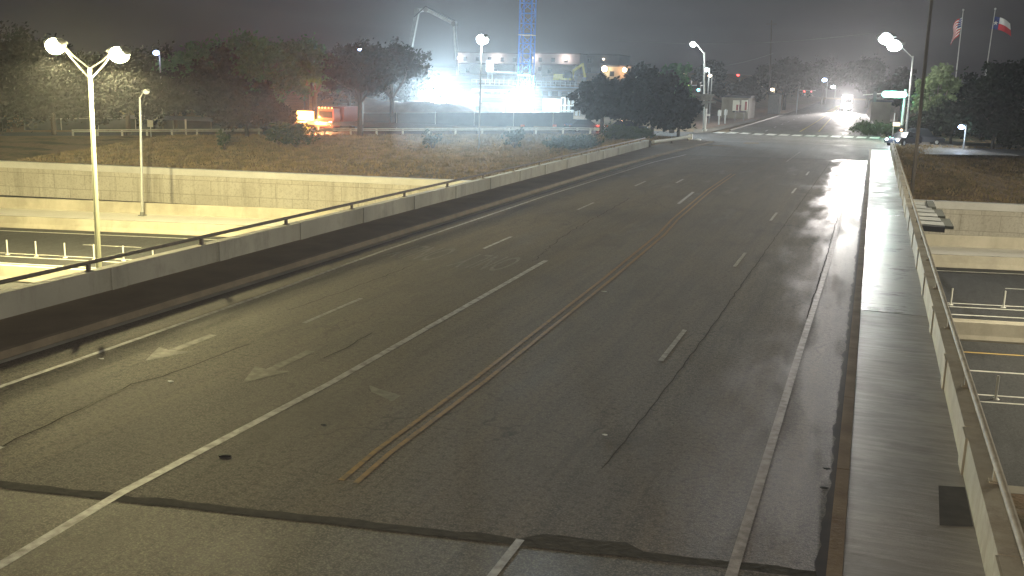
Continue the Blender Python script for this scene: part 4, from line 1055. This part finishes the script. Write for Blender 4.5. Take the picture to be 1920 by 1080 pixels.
# formwork, scaffolds, stacks behind the fence
t = thing('scaffold', 'white scaffold frame standing right of the crane foot', 'scaffold', (A(1068, 210, 150).x, 150, .4))
a = A(1052, 212, 150); b = A(1083, 184, 150); m = MB()
for k in range(5):
    x = a.x+(b.x-a.x)*k/4
    for y in (150, 151.5): m.tube([(x, y, a.z-.3), (x, y, b.z)], .06, 6)
for z in (a.z+.4, (a.z+b.z)/2, b.z):
    for y in (150, 151.5): m.tube([(a.x, y, z), (b.x, y, z)], .06, 6)
    for k in range(5): x = a.x+(b.x-a.x)*k/4; m.tube([(x, 150, z), (x, 151.5, z)], .05, 6)
m.build('tubing', M_pump, t)
m = MB(); m.box(a.x, 150.05, (a.z+b.z)/2+.07, b.x, 151.4, (a.z+b.z)/2+.12); m.build('planks', M_ply, t)
def crate(name, lab, cat, px0, px1, y0, y1, Y, dep, mt, ribs=True):
    a = A(px0, y1, Y); b = A(px1, y0, Y); g = terr((a.x+b.x)/2, Y)
    t = thing(name, lab, cat, ((a.x+b.x)/2, Y, g)); z0 = min(a.z, g+.1) if a.z > g else g
    z0 = max(g-.05, min(a.z, g+1.2))
    if z0 > g+.1: mm = MB(); mm.box(a.x+.1, Y+.2, g-.1, b.x-.1, Y+dep-.2, z0); mm.build('base', M_galvD, t)
    m = MB(); m.box(a.x, Y, z0, b.x, Y+dep, b.z); m.build('body', mt, t)
    if ribs:
        m = MB(); n_ = max(3, int((b.x-a.x)/.6))
        for k in range(n_+1): x = a.x+(b.x-a.x)*k/n_; m.box(x-.05, Y-.06, z0, x+.05, Y-.003, b.z+.02)
        m.build('ribs', M_pump, t)
    return t
crate('form_panel_stack', 'white formwork panels stacked right of the crane foot floodlights', 'formwork', 1018, 1050, 186, 209, 151, 2, M_cope)
crate('site_container', 'white site container left of the larger floodlight tower', 'container', 752, 790, 166, 188, 152, 2.5, M_cope)
crate('site_container', 'small pale cabin between the two floodlight towers', 'container', 862, 893, 180, 198, 154, 2.5, M_cope)
crate('tank', 'narrow white tank nearest the leaning dark tree trunk', 'tank', 672, 690, 186, 204, 148, 1.5, M_cope)
crate('form_panel_stack', 'low white material stack seen through the trees right of the orange truck', 'formwork', 635, 668, 195, 216, 146, 2, M_cope)
crate('site_container', 'dim grey cabin behind the fence at the far left', 'container', 297, 322, 208, 226, 128, 2.5, M_galvD)
for i, (x0, x1, y, lab) in enumerate(((903, 950, 196, 'upper brown timber beam stack left of the crane foot'), (906, 946, 205, 'lower brown timber beam stack nearest the site fence'))):
    a = A(x0, y, 149-2*i); b = A(x1, y, 149-2*i); g = terr(a.x, 148)
    t = thing('timber_stack', lab, 'timber stack', ((a.x+b.x)/2, 149-2*i, g)); m = MB()
    for k in range(4): m.box(a.x+.1*k, 148.2-2*i+.3*k, a.z-.3, b.x-.1*k, 148.42-2*i+.3*k, a.z+.3+.03*k)
    m.build('timbers', M_ply, t); m = MB()
    for x in (a.x+.6, b.x-.6): m.box(x-.2, 148.2-2*i, g-.1, x+.2, 149.3-2*i, a.z-.3)
    m.build('bearers', M_galvD, t)
# earth mound behind the fence
m = MB(); a = A(680, 215, 138); b = A(905, 215, 140); N = 40
vs = []
for i in range(N+1):
    for j in range(9):
        u = i/N; v = j/8; x = a.x-2+(b.x-a.x+4)*u; y = 131+9*v
        h = 1.9*math.sin(math.pi*v)**.8*sstep(u*6)*sstep((1-u)*5)*(1+.35*noise.noise(Vector((x*.35, y*.35, 1))))
        vs.append((x, y, terr(x, y)-.05+h))
m.add(vs, [(i*9+j, (i+1)*9+j, (i+1)*9+j+1, i*9+j+1) for i in range(N) for j in range(8)], True)
struct(m.build('earth_mound', M_dirt))
# site fence
def fence(lab, x0, x1, Yfn, h, mt, name='site_fence', step=2.4):
    t = thing(name, lab, 'fence', ((x0+x1)/2, Yfn((x0+x1)/2), terr((x0+x1)/2, Yfn((x0+x1)/2))))
    n_ = int((x1-x0)/step); m = MB(); p = MB()
    for k in range(n_):
        a = x0+(x1-x0)*k/n_; b = x0+(x1-x0)*(k+1)/n_
        za, zb = terr(a, Yfn(a)), terr(b, Yfn(b))
        q = [(a, Yfn(a), za-.05), (b, Yfn(b), zb-.05), (b, Yfn(b), zb+h), (a, Yfn(a), za+h)]
        m.quad(*q); m.quad(*[(v[0], v[1]+.03, v[2]) for v in q[::-1]])
        if k % 2 == 0: pp_ = MB(); pp_.tube([(a, Yfn(a)-.06, za-.1), (a, Yfn(a)-.06, za+h+.12)], .05, 6); pp_.build('post', M_galv, t)
    m.build('mesh_screen', mt, t)
    p.tube([(x0, Yfn(x0)-.06, terr(x0, Yfn(x0))+h+.03), (x1, Yfn(x1)-.06, terr(x1, Yfn(x1))+h+.03)], .03, 6); p.build('top_rail', M_galv, t)
Fs = lambda x: Yf(x)+15
fence('long dark screened fence in front of the construction site', -78, -36, Fs, 2.1, M_fence)
fence('see through grey fence along the service road, far left', -108, -80, Fs, 1.5, M_fence)
# pale barrier run
t = thing('concrete_barrier', 'pale pink concrete barrier run right of the guardrail under the crane', 'barrier', (-44, Yf(-44)+3, zf(-44)))
a = -49.5; 
for k in range(5):
    m = MB(); x0 = a+3.1*k; y0 = Yf(x0)+2.6; m.prism([(y0, zf(x0)-.03), (y0+.6, zf(x0)-.03), (y0+.42, zf(x0)+.85), (y0+.18, zf(x0)+.85)], x0, x0+3.0, 'x'); m.build('segment', M_kerb, t)

# orange drums
dr = thing('traffic_drum', 'orange and white traffic drum on the service road verge', 'traffic drum', (0, 0, 0), 'traffic drums by the site')
m = MB(); m.tube([(0, 0, 0), (0, 0, 1.0)], [.3, .24], 12); m.build('barrel', M_orange, dr); 
m = MB(); m.tube([(0, 0, .3), (0, 0, .42)], [.292, .285], 12, cap=False); m.tube([(0, 0, .62), (0, 0, .74)], [.27, .263], 12, cap=False); m.build('band', M_plast, dr)
locs = [(552, 236, 'orange and white drum left of the orange lit truck'), (1040, 232, 'orange and white drum behind the pale pink barrier run'), (980, 232, 'orange and white drum at the left end of the pink barrier run'), (1140, 245, 'orange and white drum between the white light and the red tail lamps')]
for i, (px, py, lab) in enumerate(locs):
    p = A(px, py, 100); r = p.x/p.y; y = 120.5/(1-.25*r); x = r*y; z = zf(x)-.02
    if i == 0: dr.location = (x, y, z); dr['label'] = lab
    else: dup(dr, (x, y, z), label=lab)
# orange-lit truck
def ontoservice(px, dy):
    p = A(px, 230, 100); r = p.x/p.y; y = (117+dy)/(1-.25*r); return Vector((r*y, y, zf(r*y)-.02))
p = ontoservice(607, 9); X, Y0, Z = p
t = thing('dump_truck', 'dump truck facing the bridge with glaring orange lights under the trees', 'truck', p)
m = MB(); m.box(X-1.25, Y0, Z+.6, X+1.25, Y0+1.8, Z+1.5); m.prism([(X-1.2, Z+1.5), (X+1.2, Z+1.5), (X+1.1, Z+2.9), (X-1.1, Z+2.9)], Y0+.5, Y0+2.2); m.build('cab', M_redp, t)
m = MB(); m.quad((X-1.0, Y0+.46, Z+1.75), (X+1.0, Y0+.46, Z+1.75), (X+.95, Y0+.46, Z+2.6), (X-.95, Y0+.46, Z+2.6)); m.build('windscreen', M_glass, t)
m = MB(); m.prism([(X-1.3, Z+1.2), (X+1.3, Z+1.2), (X+1.45, Z+3.1), (X-1.45, Z+3.1)], Y0+2.6, Y0+7.5); m.build('tipper_body', M_redp, t)
for dx in (-1.05, 1.05):
    for dy in (1.0, 5.4, 6.8):
        m = MB(); m.tube([(X+dx-.18, Y0+dy, Z+.5), (X+dx+.18, Y0+dy, Z+.5)], .5, 14); m.build('wheel', M_black, t)
for dx in (-.95, .95):
    m = MB(); m.ball((X+dx, Y0-.04, Z+1.1), .3, .08, .24); m.build('headlight', E_amb if dx < 0 else glow('lit_peach_lamp', (1, .7, .45), 20), t)
m = MB()
for k in range(5): m.ball((X-.9+.45*k, Y0+.45, Z+3.0), .12, .1, .1, 8, 6)
m.build('roof_beacon', E_amb, t)
light('lamp_light', (X-2.2, Y0-1.4, Z+1.6), 2600, (1, .3, .07), .3); light('lamp_light', (X, Y0-.8, Z+1.3), 110000, (1, .3, .08), .4, 'SPOT', CAM+Vector((-8, 0, -4)), 40, .6); light('lamp_light', (X+1.2, Y0-1.5, Z+1.2), 1600, (1, .45, .2), .3)  # fill points and a camera-aimed spot added to spread the orange glare
p2 = ontoservice(573, 10)
t = thing('arrow_board', 'glowing amber arrow board on a trailer left of the dump truck', 'arrow board', p2)
m = MB(); m.box(p2.x-1.2, p2.y-.08, p2.z+1.5, p2.x+1.2, p2.y+.08, p2.z+2.6); m.build('panel', E_ambd, t)
m = MB()
for k in range(5): m.ball((p2.x-.9+.4*k, p2.y-.1, p2.z+2.05), .13, .06, .13, 8, 6)
for s in (-1, 1): m.ball((p2.x-.6, p2.y-.1, p2.z+2.05+s*.3), .13, .06, .13, 8, 6)
m.build('lamps', E_amb, t)
m = MB(); m.tube([(p2.x, p2.y, p2.z+.4), (p2.x, p2.y, p2.z+1.5)], .08, 8); m.box(p2.x-.8, p2.y-.6, p2.z+.3, p2.x+.8, p2.y+.6, p2.z+.6); m.build('trailer', M_exc, t)
for s in (-1, 1): m = MB(); m.tube([(p2.x+s*.85, p2.y, p2.z+.3), (p2.x+s*1.0, p2.y, p2.z+.3)], .3, 12); m.build('wheel', M_black, t)
light('lamp_light', (p2.x+.6, p2.y-1.2, p2.z+1.4), 3000, (1, .5, .15), .4)
p3 = ontoservice(537, 11); t = thing('warning_lamp', 'small red warning lamp on a post at the edge of the dark trees', 'warning light', p3)
m = MB(); m.ball((p3.x, p3.y, p3.z+2.4), .22); m.build('lamp', E_red, t); m = MB(); m.tube([p3, (p3.x, p3.y, p3.z+2.25)], .04, 6); m.build('post', M_galv, t)
# worker
def person(lab, p, rz=0):
    t = thing('person', lab, 'person', p)
    V = [(0, 0, .95), (0, 0, 1.2), (0, 0, 1.42), (0, 0, 1.52), (0, .0, 1.66), (.2, 0, 1.4), (.27, -.03, 1.14), (.24, -.16, .92), (-.2, 0, 1.4), (-.27, 0, 1.14), (-.26, -.04, .88), (.1, 0, .9), (.12, -.03, .5), (.12, .02, .08), (.13, -.14, .04), (-.1, 0, .9), (-.12, .02, .5), (-.13, .05, .08), (-.14, -.11, .04), (.23, -.24, .88), (-.26, -.1, .8)]
    Eg = [(0, 1), (1, 2), (2, 3), (3, 4), (2, 5), (5, 6), (6, 7), (2, 8), (8, 9), (9, 10), (0, 11), (11, 12), (12, 13), (13, 14), (0, 15), (15, 16), (16, 17), (17, 18), (7, 19), (10, 20)]
    rad = [.15, .15, .15, .065, .1, .07, .05, .035, .07, .05, .035, .1, .065, .05, .045, .1, .065, .05, .045, .03, .03]
    me = bpy.data.meshes.new('body'); me.from_pydata(V, Eg, []); o = bpy.data.objects.new('body', me); COL.objects.link(o); o.parent = t
    sk = o.modifiers.new('skin', 'SKIN'); ss = o.modifiers.new('sub', 'SUBSURF'); ss.levels = ss.render_levels = 1
    for i, r_ in enumerate(rad): me.skin_vertices[0].data[i].radius = (r_, r_*(.7 if i < 3 else 1))
    me.skin_vertices[0].data[0].use_root = True
    me.materials.append(M_cloth)
    m = MB(); m.tube([(0, 0, .95), (0, 0, 1.2), (0, 0, 1.45)], [.2, .21, .15], 12); m.build('vest', M_vest, t, (0, 0, 0))
    m = MB(); m.ball((0, 0, 1.72), .14, .16, .1); m.build('helmet', M_plast, t, (0, 0, 0)); m = MB(); m.ball((0, -.02, 1.63), .085, .1, .1); m.build('face', M_skin, t, (0, 0, 0))
    t.rotation_euler = (0, 0, rz); return t
person('worker in yellow green vest and white helmet standing by the fence', ontoservice(677, 12.5), .4)
# roadside signs, far left
for i, (px, py, h, w, lab) in enumerate(((282, 250, 1.9, .8, 'small square white sign on a post, far left verge'), (437, 250, 2.6, .6, 'greenish small sign on a post among the left trees'))):
    p = ontoservice(px, -1.5 if i == 0 else 13); t = thing('road_sign', lab, 'sign', p)
    m = MB(); m.tube([p-Vector((0, 0, .3)), p+Vector((0, 0, h))], .05, 6); m.build('post', M_galv, t)
    m = MB(); m.box(p.x-w/2, p.y-.05-.02, p.z+h-w, p.x+w/2, p.y-.055, p.z+h); m.build('sign_plate', M_plast if i == 0 else mat('green_sign_face', (.1, .4, .3), .5), t)
for px, lab in ((348, 'taller white bollard post on the verge, left of the bank bush'), (485, 'white bollard post under the greenest oak')):
    p = ontoservice(px, 1.0); m = MB(); m.tube([p-Vector((0, 0, .1)), p+Vector((0, 0, 1.9))], .1, 8); tag(m.build('bollard', M_plast), lab, 'bollard')

# ================================================================== BUILDINGS
def block(lab, x0, x1, yt, yb, Y, dep, mt, rows=2, winw=1.2, gapw=4.2, roof=True, lamps=(), lampE=E_warm, parapet=.5):
    a = A(x0, yb, Y); b = A(x1, yt, Y); g = min(terr((a.x+b.x)/2, Y), a.z)
    t = thing('building', lab, 'building', ((a.x+b.x)/2, Y, g))
    m = MB(); m.box(a.x, Y, g-.5, b.x, Y+dep, b.z); m.build('wall', mt, t)
    m = MB(); m.box(a.x-.3, Y-.3, b.z+.003, b.x+.3, Y+dep+.3, b.z+.35); m.build('roof', M_roof, t)
    x = a.x+2
    H = b.z-g; fl = max(2.6, H/rows)
    while x < b.x-2:
        for r in range(rows):
            z = b.z-1.2-r*2.9
            if z-1.4 < g: continue
            m = MB(); m.box(x, Y-.06, z-1.3, x+winw, Y-.005, z); w = m.build('window', M_glass, t)
        x += gapw
    for px, py, s, pw, c in lamps:
        p = A(px, py, Y); m = MB(); m.ball((p.x, Y-.35, p.z), s); m.build('wall_lamp', lampE, t)
        if pw: light('lamp_light', (p.x, Y-1.6, p.z), pw, c, .5, parent=t)
    return t
PK = (1, .72, .62)
block('long pale apartment block beyond the crane, left section', 858, 974, 101, 128, 300, 14, M_wallw, 2, lamps=((860, 109, .4, 500, PK), (932, 110, .5, 700, PK)))
block('pale apartment block section right of the crane mast', 998, 1088, 102, 128, 302, 14, M_wallw, 2, lamps=((1001, 108, .4, 500, PK), (1060, 110, .5, 700, PK)))
block('dim apartment block wing above the right oak clump', 1090, 1162, 104, 126, 310, 14, mat('dim_stucco', (.2, .21, .22), .9), 2, lamps=((1132, 111, .3, 0, PK),))
block('low cream lit building with orange doorway right of the excavator', 1130, 1182, 126, 134, 265, 10, M_wallt, 1, lamps=((1134, 129, .8, 1300, WARM), (1172, 131, .6, 900, (1, .5, .25))))
t = block('low white service shed in front of the apartment block', 862, 965, 122, 129, 285, 6, M_cope, 1, gapw=9)
t = block('low white shed roofline right of the crane mast', 1015, 1078, 123, 130, 285, 6, M_cope, 1, gapw=9)
block('low flat roofed corner shop behind the banner signs', 1352, 1405, 184, 212, 178, 10, M_wallt, 1, 2.2, 3.0)
block('small grey kiosk beside the hazy far tree', 1440, 1462, 178, 196, 215, 5, M_galvD, 1)
block('small house with tan wall right of the far road', 1632, 1672, 192, 216, 190, 8, M_wallt, 1, lamps=())
block('grey block faintly seen through the trees at far left', 310, 400, 120, 200, 190, 12, mat('grey_green_stucco', (.12, .14, .13), .9), 4, gapw=3.4)
# distant lamps
def dlamp(px, py, Y, s, em, lab, pw=0, c=LED, ph=None):
    p = A(px, py, Y); g = terr(p.x, p.y); t = thing('distant_lamp', lab, 'street lamp', (p.x, p.y, g))
    m = MB(); m.ball(p, s, s, s*.7); m.build('lens', em, t); m = MB(); m.tube([(p.x+s*1.2, p.y, g), (p.x+s*1.2, p.y, p.z+s*.6)], .08, 6); m.beam((p.x+s*1.2, p.y, p.z+s*.6), (p.x-s*.4, p.y, p.z+s*.75), .12); m.build('pole', M_galvD, t)
    if pw: light('lamp_light', p-Vector((0, 1, s+.3)), pw, c, .3, parent=t)
dlamp(293, 99, 106, .42, E_blue, 'violet blue lamp right of the twin yellow lamps', 700, (.5, .6, 1))
dlamp(675, 93, 108, .25, E_blue, 'tiny blue lamp above the black looking tree', 0)
dlamp(1325, 131, 150, .35, E_cool, 'small white lamp right of the corner signal pole', 800)
dlamp(1331, 142, 152, .28, E_warm, 'small yellowish lamp just below the white one at the corner', 0)
dlamp(1546, 150, 330, .8, E_blue, 'small bluish lamp far up the road', 1200)
dlamp(1562, 163, 300, .6, E_cool, 'dim white lamp left of the oncoming headlights', 500)
dlamp(1448, 168, 235, .45, E_warm, 'dim warm lamp above the grey kiosk', 500, WARM)
dlamp(1384, 141, 210, .3, E_red, 'tiny red lamp above the corner shop trees', 0)
dlamp(1803, 238, 114, .34, E_blue, 'blue white lamp glinting through the dark trees on the right', 500, (.6, .75, 1))
dlamp(1283, 136, 140, .25, E_warm, 'dim hooded lamp left of the corner signal pole', 200, WARM)
p = A(1508, 172, 215); t = thing('traffic_signal', 'red traffic signal far up the left side of the road', 'traffic light', (p.x, p.y, 0))
m = MB(); m.tube([(p.x-1.2, p.y, 0), (p.x-1.2, p.y, p.z+.5)], .1, 8); m.beam((p.x-1.2, p.y, p.z+.3), (p.x+2.2, p.y, p.z+.3), .12); m.build('pole', M_galv, t)
sighead(t, (p.x, p.y, p.z-.3), E_red, idx=0); sighead(t, (p.x+1.4, p.y, p.z-.3), glow('lit_dim_red', (1, .05, .1), 2), idx=0)

# ================================================================== VEHICLES
def car(name, lab, loc, rz, paint, heads=None, tails=None, suv=False):
    t = thing(name, lab, 'car', loc); h = 1.75 if suv else 1.45
    prof = [(-2.2, .35), (2.25, .35), (2.3, .7), (2.1, .85), (1.1, .95), (.45, h), (-1.3, h), (-2.0, 1.0), (-2.25, .9)]
    m = MB(); m.prism([(y, z) for y, z in [(-2.2, .3), (2.25, .3), (2.32, .7), (2.1, .86), (-2.0, .98), (-2.28, .85)]], -.9, .9, 'x'); m.build('body', paint, t, (0, 0, 0))
    m = MB(); m.add([(-.86, 1.2, .87), (.86, 1.2, .87), (.86, -1.95, .97), (-.86, -1.95, .97), (-.68, .4, h), (.68, .4, h), (.68, -1.25, h), (-.68, -1.25, h)], [(0, 1, 5, 4), (1, 2, 6, 5), (2, 3, 7, 6), (3, 0, 4, 7), (4, 5, 6, 7)]); m.build('cabin_glass', M_glass, t, (0, 0, 0))
    m = MB(); m.box(-.68, -1.24, h+.002, .68, .39, h+.03); m.build('roof', paint, t, (0, 0, 0))
    for sx in (-1, 1):
        for y in (-1.4, 1.4):
            m = MB(); m.tube([(sx*.78, y, .33), (sx*.93, y, .33)], .33, 14); w = m.build('wheel', M_black, t, (0, 0, 0)); m = MB(); m.tube([(sx*.931, y, .33), (sx*.94, y, .33)], .19, 12); m.build('rim', M_galv, w, (0, 0, 0))
        m = MB(); m.ball((sx*.65, 2.3, .68), .17, .05, .12, 10, 6); m.build('headlight', heads or M_plast, t, (0, 0, 0))
        m = MB(); m.ball((sx*.68, -2.28, .78), .17, .05, .1, 10, 6); m.build('taillight', tails or M_redp, t, (0, 0, 0))
    t.rotation_euler = (0, 0, rz); return t
SR = math.atan(.25)
p = ontoservice(1178, 6); car('parked_car', 'dark car with glowing red tail lamps half hidden behind the oak clump', p, -math.pi/2+SR, M_paintd, None, E_red)
t_ = light('lamp_light', p+Vector((-2.8, -.8, .8)), 90, (1, .1, .06), .2)
p = ontoservice(1096, 6.5); car('parked_car', 'dark car showing one white lamp right of the pink barrier run', p, -math.pi/2+SR+.5, M_paintd, glow('lit_pink_lamp', (1, .85, .85), 14), None)
p = ontoservice(526, 2.5); car('parked_car', 'pale car with two round unlit lamps under the greenest oak', p, math.pi+.5, M_paintd, M_plast, None)
p = G(1665, 262, .6); car('waiting_car', 'car waiting beyond the right parapet end with white blue headlamp glare', (p.x+1.6, p.y+1, 0), math.pi-.55, M_paintd, glow('lit_xenon_lamp', (.75, .85, 1), 25), None)
light('lamp_light', (p.x+.2, p.y-1.8, .9), 350, (.7, .85, 1), .2)
p = A(1728, 264, 122); car('passing_car', 'dark car with small orange lamp behind the right grass bank', (p.x, p.y, terr(p.x, p.y)), -math.pi/2+.2, M_paintd, None, E_amb, suv=True)
# oncoming truck with blazing headlights
tp = Vector((-6.4, 262, -.01)); 
t = thing('oncoming_truck', 'oncoming truck hidden in its own blazing headlights far up the road', 'truck', tp)
X, Y0, Z = tp
m = MB(); m.box(X-1.25, Y0, Z+.5, X+1.25, Y0+2.2, Z+2.0); m.prism([(X-1.2, Z+2.0), (X+1.2, Z+2.0), (X+1.1, Z+3.2), (X-1.1, Z+3.2)], Y0+.4, Y0+2.2); m.build('cab', M_paintw, t)
m = MB(); m.box(X-1.3, Y0+2.6, Z+.9, X+1.3, Y0+10, Z+4.0); m.build('cargo_box', M_paintw, t)
m = MB(); m.quad((X-1.0, Y0+.37, Z+2.15), (X+1.0, Y0+.37, Z+2.15), (X+.95, Y0+.37, Z+3.0), (X-.95, Y0+.37, Z+3.0)); m.build('windscreen', M_glass, t)
for dx in (-1.05, 1.05):
    for dy in (1.2, 7.6): m = MB(); m.tube([(X+dx-.18, Y0+dy, Z+.5), (X+dx+.18, Y0+dy, Z+.5)], .5, 14); m.build('wheel', M_black, t)
for dx in (-.85, .85):
    m = MB(); m.ball((X+dx, Y0-.06, Z+1.15), .42, .1, .36); m.build('headlight', E_head, t)
    m = MB(); m.ball((X+dx*.55, Y0-.06, Z+.75), .25, .08, .2); m.build('fog_light', E_head, t)
m = MB(); m.tube([(X-1.1, Y0+.3, Z+3.3), (X+1.1, Y0+.3, Z+3.3)], .16, 8); m.build('glare_light_bar', E_head, t)  # added, like the fog lamps, to swell the headlight glare
light('headlamp_beam', (X, Y0-.6, Z+1.3), 340000, (1, .93, .88), .9, 'SPOT', (X+1.5, 60, .6), 26, .8)
light('headlamp_beam', (X, Y0-.6, Z+3.3), 190000, (1, .93, .88), .9, 'SPOT', (X+1.5, 60, .6), 26, .8)  # beam of the added light bar
# lamp on the near approach, behind the camera
t = thing('street_lamp', 'street lamp beside the near bridge approach behind the viewpoint', 'street lamp', (4.2, -14, -.05))
pole(t, Vector((4.2, -14, -.05)), Vector((4.2, -14, 11)), .13, .08); m = MB(); m.tube([(4.2, -14, 10.8), (1.5, -13.4, 11.6), (-1.0, -13, 11.7)], .05, 8); m.build('arm', M_galv, t)
luminaire(t, (-1.4, -12.9, 11.65), (-1, .3, 0), E_sod, .8); light('lamp_light', (-1.4, -12.9, 11.0), 21000, NEUT, .35, parent=t)

# ================================================================== HAZE
m = MB(); m.box(-310, -70, -8.7, 160, 600, 36); hz = m.build('haze', None); hz['kind'] = 'stuff'
hm_ = bpy.data.materials.new('night_haze'); hm_.use_nodes = True; hn = hm_.node_tree; hn.nodes.clear()
ho = hn.nodes.new('ShaderNodeOutputMaterial'); pv = hn.nodes.new('ShaderNodeVolumePrincipled')
pv.inputs['Color'].default_value = (.9, .92, .95, 1); pv.inputs['Density'].default_value = .00026; pv.inputs['Anisotropy'].default_value = .72
hn.links.new(pv.outputs[0], ho.inputs['Volume']); hz.data.materials.append(hm_)

# mist hanging over the lit building site and drifting across the bank in front of it
def mist(name, c, rx, ry, rz, dens, col=(.8, .92, 1)):
    m = MB(); m.ball(c, rx, ry, rz, 28, 16); o = m.build(name, None); o['kind'] = 'stuff'
    v = bpy.data.materials.new(name); v.use_nodes = True; n = v.node_tree; n.nodes.clear()
    a = n.nodes.new('ShaderNodeOutputMaterial'); b = n.nodes.new('ShaderNodeVolumePrincipled'); b.inputs['Color'].default_value = (*col, 1); b.inputs['Density'].default_value = dens; b.inputs['Anisotropy'].default_value = .6
    n.links.new(b.outputs[0], a.inputs['Volume']); o.data.materials.append(v)
mist('site_mist', (-60, 150, 5), 44, 26, 19, .0004)
mist('bank_mist', (-33.5, 88, .5), 10, 8, 5, .0035)
